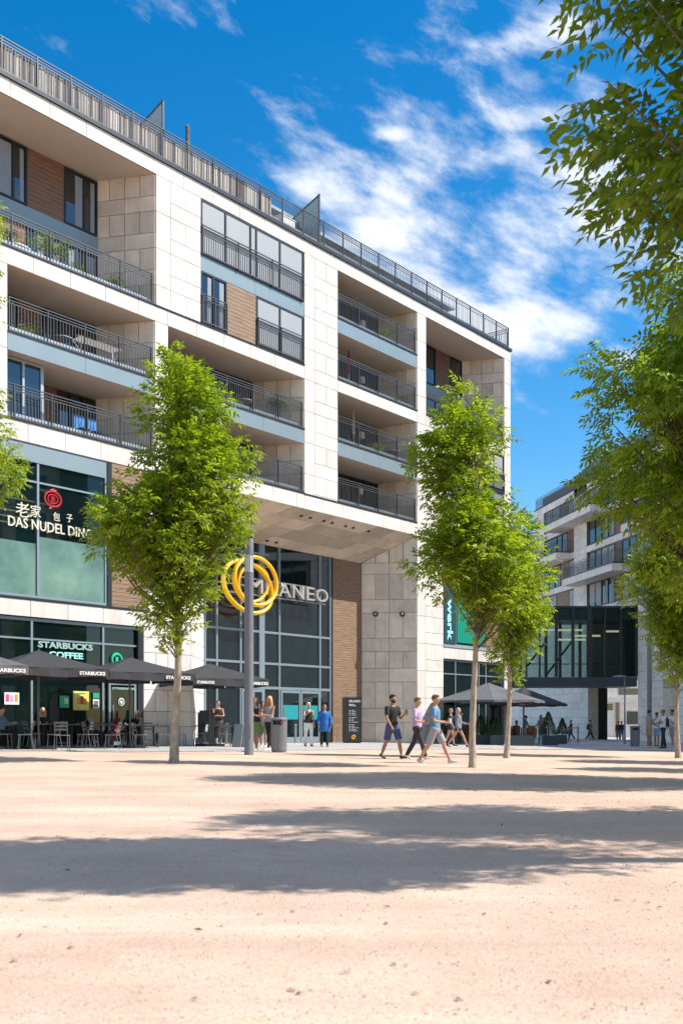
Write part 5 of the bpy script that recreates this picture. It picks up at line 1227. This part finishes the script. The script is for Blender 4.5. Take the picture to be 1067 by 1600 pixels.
# ------------------------------------------------------------------ people
_pend = []
def remesh(o, vox, it=3): _pend.append((o, vox, it))
_cm = {}
def cmat(c, rough=.8):
    k = tuple(c)
    if k not in _cm: _cm[k] = mat('cloth', c, rough, var=.18, vscale=9, bump=.25, bscale=14)
    return _cm[k]
def person(label, px, pyf, head_py, face=0, legs=((15, 5), (-15, 20)), arms=((5, 8, 20, 0), (5, 8, 20, 0)), top=(.02, .02, .02), bottom=(.02, .02, .03),
           bottom_kind='trousers', sleeve='short', hair=(.03, .02, .012), hair_kind='short', skin='skin', shoes=(.6, .6, .6), seated=False, height=None, group=None, woman=False, loc=None, beard=False, loose=0, tilt=0, top_kind='shirt', turn=0):
    if loc is not None: b = Vector(loc)
    else: b = ground_at(px, pyf); 
    s = FPX/b.y
    H = height or min(1.92, max(1.55, (pyf-head_py)/s)); K = H/1.76
    if seated: H = 1.7; K = H/1.76
    t = thing('person', label, 'person', tuple(b), R_(face), group); t.scale = (K, K, K)
    hipz = .48 if seated else None
    V = Vector
    # legs -> ankle heights -> pelvis height
    hips = [V((.095, 0, 0)), V((-.095, 0, 0))]; J = []
    for i, (a, bnd) in enumerate(legs):
        a, c = R_(a), R_(a-bnd); sg = 1 if i == 0 else -1
        kn = hips[i]+V((sg*.012, -math.sin(a), -math.cos(a)))*.43; an = kn+V((0, -math.sin(c), -math.cos(c)))*.41
        J.append((hips[i], kn, an, c))
    low = min(j[2].z for j in J); pz = -low+.085
    if seated: pz = .50
    up = V((0, 0, pz)); J = [(a+up, b_+up, c+up, d) for a, b_, c, d in J]
    wsc = .92 if woman else 1.0
    def tor(z, y=0): return V((0, y+math.sin(R_(tilt))*(-z), pz+z))
    T = [(-.03, .150, .105), (.04, .160 if not woman else .165, .112), (.16, .132*wsc, .098), (.30, .150*wsc, .112), (.42, .172*wsc, .108), (.485, .150*wsc, .088), (.53, .075, .062), (.58, .055, .055), (.64, .052, .054)]
    sh_w = .185*wsc; sz = .465
    arm = []
    for i, (f, ab, eb, inw) in enumerate(arms):
        sg = 1 if i == 0 else -1; s0 = tor(sz)+V((sg*sh_w, 0, 0)); f, ab, g, inn = R_(f), R_(ab), R_(f+eb), R_(inw)
        e = s0+V((sg*math.sin(ab), -math.sin(f)*math.cos(ab), -math.cos(f)*math.cos(ab)))*.29
        w = e+V((-sg*math.sin(inn), -math.sin(g)*math.cos(inn), -math.cos(g)*math.cos(inn)))*.25
        arm.append((s0, e, w))
    m = MB()
    m.tube([tor(z) for z, _, _ in T], [(rx, ry) for _, rx, ry in T], 14, fixed=(1, 0, 0))
    hd = tor(.72)+V((0, -.015, 0))
    m.ball(tuple(hd), .073, .092, .105, 14, 10); m.ball(tuple(hd+V((0, -.028, -.055))), .052, .060, .062); m.ball(tuple(hd+V((0, -.093, -.012))), .014, .020, .026)
    for sg in (-1, 1): m.ball(tuple(hd+V((sg*.074, .01, -.01))), .012, .02, .03)
    for s0, e, w in arm:
        m.ball(tuple(s0), .058*wsc); m.tube([s0, s0*.5+e*.5, e], [.050*wsc, .046*wsc, .038*wsc], 9); m.tube([e, e*.6+w*.4, w], [.038*wsc, .037*wsc, .026], 9)
        d = (w-e).normalized(); m.tube([w-d*.01, w+d*.05, w+d*.09], [(.026, .020), (.040, .020), (.036, .016)], 9)
    for h, k, a, c in J:
        m.tube([h+V((0, 0, .03)), h*.6+k*.4, k], [.088, .078, .055], 11); m.tube([k, k*.65+a*.35+V((0, .012, 0)), a], [.053, .056, .034], 10)
        f = V((0, -math.cos(c*.55), math.sin(c*.55)*.9-.10)).normalized() if not seated else V((0, -1, 0)); m.tube([a+V((0, .04, -.03)), a+f*.06+V((0, 0, -.035)), a+f*.16+V((0, 0, -.045))], [.034, .038, .024], 8)
    body = m.build('body', M[skin], t, smooth=True); remesh(body, .017)
    # five fingers on each hand, rooted inside the palm
    fg = MB()
    for i, (s0, e, w) in enumerate(arm):
        d = (w-e).normalized(); sg = 1 if i == 0 else -1; side = d.cross(V((sg, 0, 0)));
        side = side.normalized() if side.length > .1 else V((0, 1, 0)); nrm = d.cross(side).normalized()
        for q, ln in ((-.027, .058), (-.009, .070), (.010, .066), (.027, .052)):
            r0 = w+d*.075+side*q; fg.tube([r0, r0+d*ln*.5+nrm*.006*sg, r0+d*ln*.85+nrm*.03*sg], [.0095, .009, .007], 5)
        r0 = w+d*.03+side*.026; fg.tube([r0, r0+side*.028+d*.02, r0+side*.034+d*.055+nrm*.012*sg], [.012, .011, .008], 5)
    fingers = fg; body['_f'] = 1; _pend[-1] = (body, .017, 3, fg)
    # face
    q = MB()
    for sg in (-1, 1): q.ball(tuple(hd+V((sg*.030, -.082, .012))), .011, .008, .008, 6, 4)
    q.build('eyes', M['black'], t); MB().ball(tuple(hd+V((0, -.086, -.052))), .024, .010, .007, 8, 4).build('mouth', mat('lips', (.3, .08, .07), .5) if 'lips' not in M else M['lips'], t)
    if beard: MB().ball(tuple(hd+V((0, -.045, -.075))), .055, .055, .042, 10, 7).ball(tuple(hd+V((0, -.02, -.05))), .077, .062, .04, 10, 6).build('beard', cmat(hair, .9), t, smooth=True)
    # hair
    h = MB(); h.ball(tuple(hd+V((0, .022, .032))), .083, .092, .092, 14, 9)
    if hair_kind == 'short': h.ball(tuple(hd+V((0, -.035, .078))), .068, .055, .038, 10, 6)
    if hair_kind in ('long', 'loose'):
        h.tube([hd+V((0, .04, .05)), hd+V((0, .065, -.06)), hd+V((0, .085, -.2)), hd+V((0, .085, -.36))], [(.08, .06), (.085, .05), (.095, .04), (.06, .02)], 10, fixed=(1, 0, 0))
        for sg in (-1, 1): h.tube([hd+V((sg*.06, -.02, .05)), hd+V((sg*.085, .0, -.06)), hd+V((sg*.09, -.02, -.24))], [.03, .032, .018], 7)
    if hair_kind == 'bun': h.ball(tuple(hd+V((0, .10, .08))), .045)
    if hair_kind == 'ponytail': h.tube([hd+V((0, .09, .06)), hd+V((0, .14, .0)), hd+V((0, .12, -.16))], [.03, .035, .012], 8)
    ho = h.build('hair', cmat(hair, .75), t, smooth=True); remesh(ho, .014, 1)
    # top
    g = MB(); ex = .014+loose
    zlo = -.06 if top_kind == 'shirt' else .12 if top_kind == 'crop' else -.30
    TT = [(zlo, .168+loose+(.04 if top_kind == 'long' else 0), .122+loose)]+[(z, rx+ex, ry+ex) for z, rx, ry in T if z > max(zlo+.05, .0) and z < .50]
    if sleeve != 'none': TT += [(.515, .105, .078)]
    g.tube([tor(z) for z, _, _ in TT], [(a, b_) for _, a, b_ in TT], 16, fixed=(1, 0, 0))
    for s0, e, w in arm:
        if sleeve == 'none': continue
        g.ball(tuple(s0), .070*wsc+loose*.5)
        if sleeve == 'short': g.tube([s0, s0*.35+e*.65], [.066*wsc, .066+loose], 10)
        else: g.tube([s0, e, e*.12+w*.88], [.064, .053+loose, .042+loose*.8], 10); g.ball(tuple(e), .05+loose)
    go = g.build('top', cmat(top), t, smooth=True); remesh(go, .017)
    # bottoms
    g = MB(); g.tube([tor(.11), tor(.05), tor(-.03), tor(-.10)], [(.142*wsc+.012, .108), (.166, .122), (.176, .130), (.150, .115)], 14, fixed=(1, 0, 0))
    if bottom_kind == 'skirt':
        L_ = .42; off = (J[0][1].y+J[1][1].y)/2*.5
        g.tube([tor(.05), tor(-.12), V((0, off, pz-L_))], [(.165, .12), (.20, .15), (.24, .21)], 16, fixed=(1, 0, 0))
    elif bottom_kind == 'long_skirt': g.tube([tor(.05), tor(-.15), V((0, 0, .25))], [(.165, .12), (.19, .14), (.20, .17)], 16, fixed=(1, 0, 0))
    else:
        for hh, k, a, c in J:
            if bottom_kind == 'shorts': g.tube([hh+V((0, 0, .02)), hh*.5+k*.5, hh*.08+k*.92], [.103, .100, .095], 12)
            elif bottom_kind == 'hotpants': g.tube([hh+V((0, 0, .02)), hh*.6+k*.4], [.10, .092], 12)
            elif bottom_kind == 'leggings': g.tube([hh+V((0, 0, .02)), hh*.6+k*.4, k], [.096, .086, .062], 12); g.tube([k, k*.65+a*.35+V((0, .012, 0)), a+V((0, 0, .02))], [.060, .062, .041], 10)
            else:
                w2 = .075 if bottom_kind == 'wide' else .058
                g.tube([hh+V((0, 0, .02)), hh*.6+k*.4, k], [.102, .094, .070], 12); g.tube([k, k*.5+a*.5, a+V((0, 0, .0))], [.069, .5*(.069+w2)+.004, w2], 11)
    bo = g.build('bottoms', cmat(bottom), t, smooth=True); remesh(bo, .018)
    for hh, k, a, c in J:
        f = V((0, -math.cos(c*.55), math.sin(c*.55)*.9-.08)).normalized() if not seated else V((0, -1, 0)); u2 = V((1, 0, 0)).cross(f)
        if u2.z < 0: u2 = -u2
        q = MB(); q.tube([a-f*.055-u2*.04, a-f*.02-u2*.032, a+f*.07-u2*.042, a+f*.15-u2*.055, a+f*.20-u2*.060], [(.034, .036), (.040, .050), (.043, .034), (.043, .024), (.025, .014)], 10, fixed=(1, 0, 0)); q.build('shoe', cmat(shoes, .6), t, smooth=True)
    t['_K'] = K
    return t, arm, tor, K
def held_cup(p, hand, label, c=(.75, .73, .68)):
    t, arm, tor, K = p; w = arm[hand][2]; d = (w-arm[hand][1]).normalized(); loc = t.matrix_basis @ (w+d*.07+Vector((0, -.03, .02)))
    o = thing('paper_cup', label, 'cup', tuple(loc)); MB().lathe([(.030, -.06), (.042, .06), (.042, .065)], 12).build('cup', cmat(c), o, smooth=True); MB().lathe([(.045, .065), (.045, .075), (.03, .085)], 12).build('lid', M['black'], o); return o
def backpack(p, label, c):
    t, arm, tor, K = p; o = thing('backpack', label, 'backpack', tuple(t.matrix_basis @ (tor(.2)+Vector((0, .12, 0)))), t.rotation_euler.z)
    m = MB().ball((0, .05, .06), .15, .10, .24, 12, 9); m.ball((0, .12, -.02), .11, .06, .13, 10, 7); q = m.build('bag', cmat(c), o, smooth=True)
    s = MB()
    for sg in (-1, 1): s.tube([(sg*.09, -.02, .22), (sg*.10, -.12, .29), (sg*.10, -.25, .22), (sg*.12, -.25, .05), (sg*.13, -.1, -.12)], .016, 5)
    s.build('strap', cmat(tuple(x*.7 for x in c)), o); return o

p1 = person('bearded man in black t-shirt and blue shorts walking, cup in hand', 613, 1186, 1083, 38, legs=((22, 8), (-16, 14)), arms=((4, 16, 112, 10), (14, 12, 14, 14)), top=(.012, .012, .014), bottom=(.045, .075, .19), bottom_kind='shorts', hair=(.018, .012, .01), beard=True, shoes=(.05, .05, .06), skin='skin2')
held_cup(p1, 0, 'small cup held by the bearded man in black', (.35, .25, .12))
p2 = person('man in lavender t-shirt and dark trousers with sunglasses, looking at his phone', 652, 1187, 1087, 62, legs=((-20, 12), (24, 8)), arms=((4, 8, 84, 30), (8, 12, 74, 34)), top=(.46, .34, .56), bottom=(.028, .028, .030), hair=(.16, .08, .04), shoes=(.75, .75, .72))
o = thing('phone', 'dark phone held by the man in lavender', 'phone', tuple(p2[0].matrix_basis @ (p2[1][1][2]+Vector((.02, -.09, .03)))), R_(62)); MB().box(-.035, .035, -.07, .07, -.005, .005).box(-.03, .03, -.064, .064, .005, .007).build('phone_body', M['black'], o)
sgl = MB(); 
p3 = person('man in blue t-shirt and grey shorts striding ahead of the other two, cup in hand', 680, 1193, 1081, 72, legs=((26, 4), (-20, 12)), arms=((2, 8, 86, 20), (6, 12, 76, 28)), top=(.10, .25, .42), bottom=(.33, .31, .34), bottom_kind='shorts', hair=(.14, .075, .04), shoes=(.55, .52, .50))
held_cup(p3, 0, 'clear drink cup held by the man in blue t-shirt', (.75, .72, .7))
gw_ = None
person('woman with pale scarf and short dark dress striding behind the men', 716, 1168, 1103, 80, legs=((28, 5), (-26, 12)), arms=((20, 6, 60, 10), (-10, 10, 20, 0)), top=(.20, .21, .24), bottom=(.02, .025, .04), bottom_kind='hotpants', hair=(.42, .36, .30), hair_kind='long', sleeve='long', woman=True, shoes=(.03, .03, .03), loose=.02)
person('blonde person in navy raising an arm beside the woman in the short dress', 704, 1166, 1107, 75, legs=((12, 5), (-14, 8)), arms=((70, 10, 60, 10), (10, 8, 20, 0)), top=(.02, .03, .06), bottom=(.02, .03, .07), bottom_kind='hotpants', hair=(.35, .24, .13), sleeve='short', woman=True, shoes=(.03, .03, .03))
p = person('white haired woman in black top and wide white trousers drinking from a cup', 482, 1167, 1097.5, 20, legs=((8, 6), (-6, 5)), arms=((4, 8, 12, 0), (38, 14, 105, 25)), top=(.02, .02, .022), bottom=(.74, .72, .70), bottom_kind='wide', sleeve='none', hair=(.70, .66, .58), hair_kind='short', woman=True, shoes=(.1, .1, .1))
held_cup(p, 1, 'small cup at the lips of the white haired woman')
person('woman in open bright blue shirt and black trousers by the entrance door', 507, 1167.5, 1100, 8, legs=((10, 4), (-8, 10)), arms=((5, 16, 15, 0), (5, 16, 15, 0)), top=(.02, .13, .42), bottom=(.02, .02, .022), sleeve='long', hair=(.04, .025, .02), hair_kind='bun', woman=True, loose=.035, top_kind='long', shoes=(.04, .04, .04), skin='skin2')
p = person('blonde woman with long hair in grey top and black leggings holding a drink', 421, 1173.5, 1087, -38, legs=((14, 6), (-10, 12)), arms=((22, 4, 75, 30), (22, 4, 80, 25)), top=(.32, .32, .34), bottom=(.014, .014, .016), bottom_kind='leggings', sleeve='none', hair=(.62, .38, .14), hair_kind='long', woman=True, shoes=(.8, .8, .8), skin='skin2')
held_cup(p, 0, 'drink cup held by the blonde woman in black leggings', (.55, .38, .25))
person('girl with dark curly hair in light jacket between two women at the entrance', 411, 1168, 1096, -5, legs=((8, 4), (-8, 6)), arms=((18, 6, 70, 20), (18, 6, 65, 20)), top=(.30, .32, .34), bottom=(.20, .26, .14), bottom_kind='shorts', hair=(.03, .018, .012), hair_kind='loose', woman=True, skin='skin2', shoes=(.75, .75, .75), sleeve='long')
p = person('woman with dark hair in black top and olive green skirt walking beside the lamp column', 399.5, 1173, 1089, -20, legs=((12, 5), (-12, 12)), arms=((22, 6, 78, 20), (22, 6, 70, 20)), top=(.02, .02, .022), bottom=(.15, .21, .075), bottom_kind='skirt', hair=(.025, .018, .014), hair_kind='long', woman=True, skin='skin2', shoes=(.78, .78, .78), sleeve='none')
held_cup(p, 0, 'iced drink held by the woman in the green skirt', (.55, .4, .25))
person('woman in black with bare folded arms and dark skirt behind the cafe chairs', 341, 1163, 1094.5, 15, legs=((3, 2), (-4, 4)), arms=((24, 8, 68, 62), (20, 8, 72, 62)), top=(.02, .02, .022), bottom=(.045, .045, .055), bottom_kind='long_skirt', hair=(.03, .02, .015), hair_kind='bun', woman=True, sleeve='none', skin='skin2', shoes=(.5, .4, .3))
gs = 'people seated at the cafe tables'
def seat(label, px, pyf, face, **k): return person(label, px, pyf, 0, face, legs=((84, 88), (80, 78)), arms=((38, 8, 62, 20), (34, 8, 72, 15)), seated=True, group=gs, **k)
seat('seated person in dark clothes and pale blue shirt cut by the left edge', 2, 1170, 85, top=(.15, .22, .3), bottom=(.015, .015, .015), hair=(.02, .015, .01), sleeve='long', shoes=(.03, .03, .03))
seat('seated blonde woman in black under the left umbrella', 67, 1167, 20, top=(.012, .012, .012), bottom=(.015, .015, .018), hair=(.62, .45, .22), hair_kind='long', sleeve='long', woman=True, skin='skin', shoes=(.6, .6, .6))
seat('seated person with black hair and grey top facing right by the shop door', 142, 1166, 80, top=(.33, .32, .34), bottom=(.02, .02, .025), hair=(.012, .01, .01), hair_kind='ponytail', skin='skin2', shoes=(.5, .5, .5))
seat('seated woman with long dark hair and red top facing left', 180, 1166, -20, top=(.28, .02, .03), bottom=(.25, .09, .08), hair=(.02, .012, .01), hair_kind='long', woman=True, skin='skin', shoes=(.7, .7, .7))
seat('seated woman with black hair and black jacket facing left beside the middle umbrella pole', 215, 1166, -35, top=(.012, .012, .012), bottom=(.012, .012, .014), hair=(.015, .01, .01), hair_kind='long', woman=True, sleeve='long', shoes=(.4, .4, .4))
seat('seated man in dark jacket half hidden by the pale tree trunk', 286, 1162, 60, top=(.025, .022, .025), bottom=(.05, .045, .05), hair=(.02, .015, .012), sleeve='long', skin='skin3', shoes=(.75, .75, .75))
seat('seated person in light grey top behind the chair turned away', 101, 1165, -60, top=(.22, .24, .26), bottom=(.02, .02, .025), hair=(.05, .03, .02), sleeve='long', shoes=(.5, .5, .5))
seat('seated person in teal top under the left umbrella below the lime poster', 122, 1166, 30, top=(.05, .16, .16), bottom=(.03, .03, .04), hair=(.03, .02, .015), hair_kind='long', woman=True, shoes=(.5, .5, .5))
seat('seated woman in pale top between shop door and pale trunk', 233, 1165, 40, top=(.45, .42, .38), bottom=(.03, .03, .05), hair=(.10, .05, .03), hair_kind='long', woman=True, shoes=(.5, .5, .5))
b = ground_at(308, 1164); o = thing('sports_bag', 'black bag on the paving beside the seated man behind the trunk', 'bag', tuple(b), R_(20)); MB().ball((0, 0, .14), .32, .16, .15, 12, 8).build('bag', M['black'], o, smooth=True); MB().tube([(-.12, 0, .26), (-.1, 0, .36), (.1, 0, .36), (.12, 0, .26)], .012, 5).build('handle', M['black'], o)
# right group of men
gr_ = 'men standing in a group at the right'
person('man in tan shirt and khaki shorts at the left of the standing group', 1014, 1169, 1110, 105, legs=((4, 2), (-3, 3)), arms=((30, 8, 95, 10), (15, 8, 60, 10)), top=(.30, .28, .23), bottom=(.36, .25, .13), bottom_kind='shorts', hair=(.03, .02, .015), sleeve='long', group=gr_, skin='skin2', shoes=(.6, .55, .5))
person('man in light t-shirt and pale blue shorts facing away in the standing group', 1026, 1167, 1113, 140, legs=((4, 2), (-3, 3)), arms=((20, 8, 70, 10), (15, 8, 60, 10)), top=(.62, .60, .66), bottom=(.26, .38, .50), bottom_kind='shorts', hair=(.12, .04, .02), group=gr_, skin='skin2', shoes=(.1, .1, .1))
p = person('man in cap, white t-shirt and navy trousers with dark backpack in the standing group', 1036, 1170, 1109, -95, legs=((6, 3), (-6, 4)), arms=((30, 8, 60, 10), (35, 8, 50, 10)), top=(.72, .72, .74), bottom=(.018, .022, .04), hair=(.10, .09, .09), group=gr_, skin='skin2', shoes=(.03, .03, .03))
backpack(p, 'navy backpack worn by the man in navy trousers', (.02, .03, .07))
p = person('tall dark haired man in white t-shirt and grey shorts beside the right tree trunk', 1050, 1168, 1107, -80, legs=((4, 2), (-4, 4)), arms=((10, 8, 40, 10), (15, 8, 50, 10)), top=(.72, .72, .74), bottom=(.30, .28, .26), bottom_kind='shorts', hair=(.02, .015, .012), group=gr_, skin='skin2', shoes=(.35, .55, .65))
backpack(p, 'blue backpack worn by the tall dark haired man', (.03, .06, .14))
gb = 'people near the bistro and passage'
p = person('person in dark clothes walking right with a bulky backpack under the bridge', 922, 1158, 1124, 88, legs=((24, 6), (-22, 14)), arms=((10, 6, 20, 0), (-10, 6, 20, 0)), top=(.10, .11, .13), bottom=(.015, .018, .03), hair=(.02, .015, .012), sleeve='long', skin='skin2', shoes=(.5, .5, .5)); backpack(p, 'navy backpack on the walker under the bridge', (.02, .022, .045))
person('person in black and red walking left beside the rope barrier', 892, 1158, 1125, -80, legs=((20, 6), (-20, 14)), arms=((10, 6, 20, 0), (-10, 6, 20, 0)), top=(.03, .01, .012), bottom=(.02, .02, .02), hair=(.02, .012, .01), skin='skin3', shoes=(.7, .7, .7))
person('man in light blue shirt bending at the bistro tables behind the long planter', 819, 1162, 1124, 60, legs=((4, 2), (-3, 3)), arms=((25, 8, 50, 10), (30, 8, 40, 10)), top=(.14, .36, .62), bottom=(.4, .4, .42), hair=(.05, .02, .015), group=gb, skin='skin2', tilt=8)
person('woman in grey top and light jeans standing between the planters', 845, 1164, 1126, -140, legs=((4, 2), (-3, 3)), arms=((20, 8, 70, 10), (15, 8, 60, 10)), top=(.17, .18, .17), bottom=(.20, .28, .44), hair=(.22, .15, .10), hair_kind='long', woman=True, group=gb, sleeve='long')
person('dark haired person behind the woman in grey top at the bistro', 850, 1160, 1122, 20, legs=((4, 2), (-3, 3)), arms=((20, 8, 70, 10), (15, 8, 60, 10)), top=(.12, .05, .04), bottom=(.02, .02, .03), hair=(.02, .012, .01), group=gb, skin='skin2')
person('person in dark red top before the passage doors', 966, 1158, 1127, 170, legs=((4, 2), (-3, 3)), top=(.10, .02, .02), bottom=(.05, .09, .16), hair=(.03, .02, .012), group=gb, sleeve='long', skin='skin2')
person('person in black top and blue jeans before the passage doors', 971, 1158.5, 1128, 200, legs=((4, 2), (-3, 3)), top=(.012, .012, .014), bottom=(.05, .10, .20), hair=(.02, .012, .01), group=gb, sleeve='long', skin='skin3')
for px, pyf, lb, c, sk in ((735, 1161, 'seated diner with dark hair between the slim trunk and the conifer', (.05, .04, .04), 'skin2'), (807, 1161, 'seated diner in a brown chair left of the man in blue', (.12, .07, .04), 'skin3')):
    person(lb, px, pyf, 0, -60, legs=((84, 88), (80, 78)), arms=((38, 8, 62, 20), (34, 8, 72, 15)), seated=True, group='diners at the bistro', top=c, skin=sk)

# remesh pass: bodies, hair and clothes become single continuous surfaces
for q in _pend:
    o, vox, it = q[:3]
    r = o.modifiers.new('r', 'REMESH'); r.mode = 'VOXEL'; r.voxel_size = vox; r.use_smooth_shade = True
    s = o.modifiers.new('s', 'SMOOTH'); s.iterations = it; s.factor = .5
dg = bpy.context.evaluated_depsgraph_get()
for q in _pend:
    o = q[0]; me = bpy.data.meshes.new_from_object(o.evaluated_get(dg), depsgraph=dg); o.modifiers.clear()
    if len(q) > 3:
        bm = bmesh.new(); bm.from_mesh(me); tmp = bpy.data.meshes.new('f'); tmp.from_pydata(q[3].v, [], q[3].f); bm.from_mesh(tmp); bm.to_mesh(me); bm.free(); bpy.data.meshes.remove(tmp)
        me.polygons.foreach_set('use_smooth', [True]*len(me.polygons))
        if '_f' in o: del o['_f']
    me.name = o.name; o.data = me
for o in bpy.data.objects:
    if '_K' in o: del o['_K']

# ------------------------------------------------------------------ things on the balconies
def local_thing(name, label, cat, px, v, z, group=None): return thing(name, label, cat, tuple(PM.w(U(px, v), v, z)), PM.ang, group)
def pot_plant(px, v, z, h, r, label, seed, stemmed=False, group='potted plants on the balconies'):
    rng = np.random.default_rng(seed); t = local_thing('potted_plant', label, 'plant', px, v, z, group)
    MB().lathe([(.10, 0), (.14, .25), (.15, .28), (.12, .28)], 12).build('pot', cmat((.12, .10, .09)), t, smooth=True)
    n = int(420*h); cz = h*.72 if stemmed else h*.6; P = rng.normal(size=(n, 3))*np.array([r, r, h*(.14 if stemmed else .2)])*.6+np.array([0, 0, cz]); D = rng.normal(size=(n, 3))+np.array([0, 0, .3])
    inst('foliage', leaf_mesh('foliage', P, D, rng.normal(size=(n, 3)), rng.uniform(.06, .14, n), rng.uniform(.02, .05, n), M['leafd']), t)
    m = MB()
    for k in range(5): m.tube([(0, 0, .25), (rng.normal()*r*.3, rng.normal()*r*.3, h*.6), (rng.normal()*r*.5, rng.normal()*r*.5, h*.9)], [.012, .008, .004], 4)
    m.build('stem', M['twig'], t); return t
for px, h, r, lb in ((15, 1.0, .25, 'small leafy potted plant at the left end of the top balcony'), (68, 1.35, .42, 'bushy bright plant on the top left balcony'), (92, 1.25, .38, 'tall orange green plant left of centre on the top balcony'), (118, .6, .25, 'low green pot plant in the middle of the top balcony'), (130, .55, .22, 'low herb pot right of centre on the top balcony'), (178, .75, .3, 'dark leafy pot in the right part of the top balcony'), (200, .45, .25, 'low flower pot near the right end of the top balcony'), (212, .4, .2, 'smallest flower pot at the right end of the top balcony')):
    pot_plant(px, .55, 16.27, h, r, lb, int(px))
pot_plant(221, 1.0, 13.56, 2.1, .35, 'tall slender potted tree at the right end of the second balcony', 5, True)
pot_plant(40, .7, 13.56, .75, .3, 'green pot plant at the left of the second balcony', 6)
pot_plant(437, .9, 13.53, 1.55, .42, 'round headed potted olive tree on the balcony left of the middle pilaster', 7, True)
pot_plant(366, .7, 13.53, .7, .3, 'low potted bush on the balcony behind the tree top', 9)
pot_plant(446, 1.1, 21.75, 1.35, .3, 'spiky potted grass in a white planter on the roof terrace', 12)
pot_plant(561, 1.1, 21.75, 1.0, .25, 'small potted conifer on the roof terrace', 13)
o = local_thing('white_planter', 'tall white planter under the spiky grass on the roof terrace', 'planter', 446, .7, 21.75); MB().prism([(-.45, -.15), (.45, -.15), (.45, .15), (-.45, .15)], 0, .78).box(-.47, .47, -.17, .17, .78, .82).build('box', M['white'], o)
o = local_thing('patio_chair', 'dark round backed chair on the roof terrace by the second glass divider', 'chair', 476, .7, 21.75)
m = MB()
for k in range(9): a = R_(10+k*20); m.bar((.3*math.cos(a), .3*math.sin(a), .4), (.36*math.cos(a), .36*math.sin(a), 1.0), .09)
m.build('backrest', M['anth'], o); MB().lathe([(.3, .38), (.32, .45)], 16).build('seat', M['anth'], o)
for sx, sy in ((-1, -1), (1, -1), (-1, 1), (1, 1)): MB().bar((sx*.2, sy*.2, 0), (sx*.2, sy*.2, .38), .03).build('leg', M['anth'], o)
bl = cmat((.04, .22, .55), .5)
for px, lb in ((129, 'blue canvas chair on the lowest balcony, left one of two'), (149, 'blue canvas chair on the lowest balcony, right one of two')):
    o = local_thing('canvas_chair', lb, 'chair', px, .7, 10.8, 'blue canvas chairs')
    MB().box(-.22, .22, .18, .20, .45, .95).build('backrest', bl, o); MB().box(-.22, .22, -.2, .18, .42, .44).build('seat', bl, o)
    for sx in (-1, 1): MB().bar((sx*.22, -.2, 0), (sx*.22, .2, .62), .02).bar((sx*.22, .2, 0), (sx*.22, -.2, .62), .02).build('leg', M['steel'], o)
o = local_thing('drying_rack', 'white folding laundry rack on the second balcony', 'laundry rack', 152, .55, 13.56)
m = MB()
for k in range(7): m.bar((-.9, -.25+k*.08, .75), (.9, -.25+k*.08, .75), .014)
m.build('rack', M['white'], o)
for sx in (-1, 1): MB().bar((sx*.9, -.25, .75), (sx*.6, .2, 0), .025).bar((sx*.9, .25, .75), (sx*.6, -.2, 0), .025).build('leg', M['white'], o)
for px, z, lb in ((14, 17.3, 'white lantern hanging on the rear wall of the top balcony'), (124, 14.75, 'pale square lantern on the rear wall of the second balcony')):
    o = local_thing('wall_lantern', lb, 'lantern', px, DB-.12, z); MB().box(-.12, .12, -.08, .08, 0, .3).build('shade', M['white'], o); MB().box(-.03, .03, -.03, .1, .3, .36).build('bracket', M['black'], o)
o = local_thing('white_blanket', 'white cushion blanket lying on the left of the top balcony', 'cushion', 28, .6, 16.28); MB().ball((0, 0, .34), .55, .3, .12, 14, 8).build('cushion', M['white'], o, smooth=True); MB().box(-.5, .5, -.25, .25, .0, .26).build('bench', M['anth'], o)

for px, z, lb in ((567, 20.25, 'on the uppermost balcony right of the middle pilaster'), (566, 17.5, 'on the second balcony from the top, right of the middle pilaster'), (565, 14.8, 'on the third balcony from the top, right of the middle pilaster'), (563, 12.05, 'on the lowest balcony right of the middle pilaster')):
    o = local_thing('wall_lantern', 'white wall lantern '+lb, 'lantern', px, DB-.12, z); MB().box(-.12, .12, -.08, .08, 0, .32).build('shade', M['white'], o); MB().box(-.03, .03, -.03, .1, .32, .38).build('bracket', M['black'], o)
for px, z, h, r_, lb in ((600, 18.97, 1.1, .3, 'leafy pot on the uppermost balcony right of the middle pilaster'), (622, 16.25, .8, .3, 'low bush on the second balcony beside the narrow pilaster'), (590, 13.51, .9, .3, 'pot plant in the middle of the third balcony right of the middle pilaster')):
    pot_plant(px, .7, z, h, r_, lb, int(px))
for px, z, lb, c in ((545, 16.25, 'dark red parasol folded on the second balcony right of the middle pilaster', (.22, .03, .03)), (552, 13.51, 'folded beige parasol on the third balcony right of the middle pilaster', (.45, .38, .28))):
    o = local_thing('folded_parasol', lb, 'parasol', px, .9, z); MB().tube([(0, 0, 0), (0, 0, 2.0)], .018, 6).build('pole', M['steel'], o); MB().tube([(0, 0, .9), (0, 0, 1.1), (0, 0, 1.7), (0, 0, 1.98)], [.06, .09, .06, .02], 8).build('canopy', cmat(c), o)
for px, z, lb in ((96, 13.56, 'low garden table on the second balcony left of the laundry rack'), (380, 13.53, 'low garden table on the balcony behind the left tree'), (612, 13.51, 'small garden table on the third balcony right of the middle pilaster')):
    o = local_thing('garden_table', lb, 'table', px, 1.0, z); MB().lathe([(.4, .70), (.4, .73)], 16).build('tabletop', M['zinc'], o); MB().tube([(0, 0, 0), (0, 0, .7)], .03, 6).build('leg', M['steel'], o)
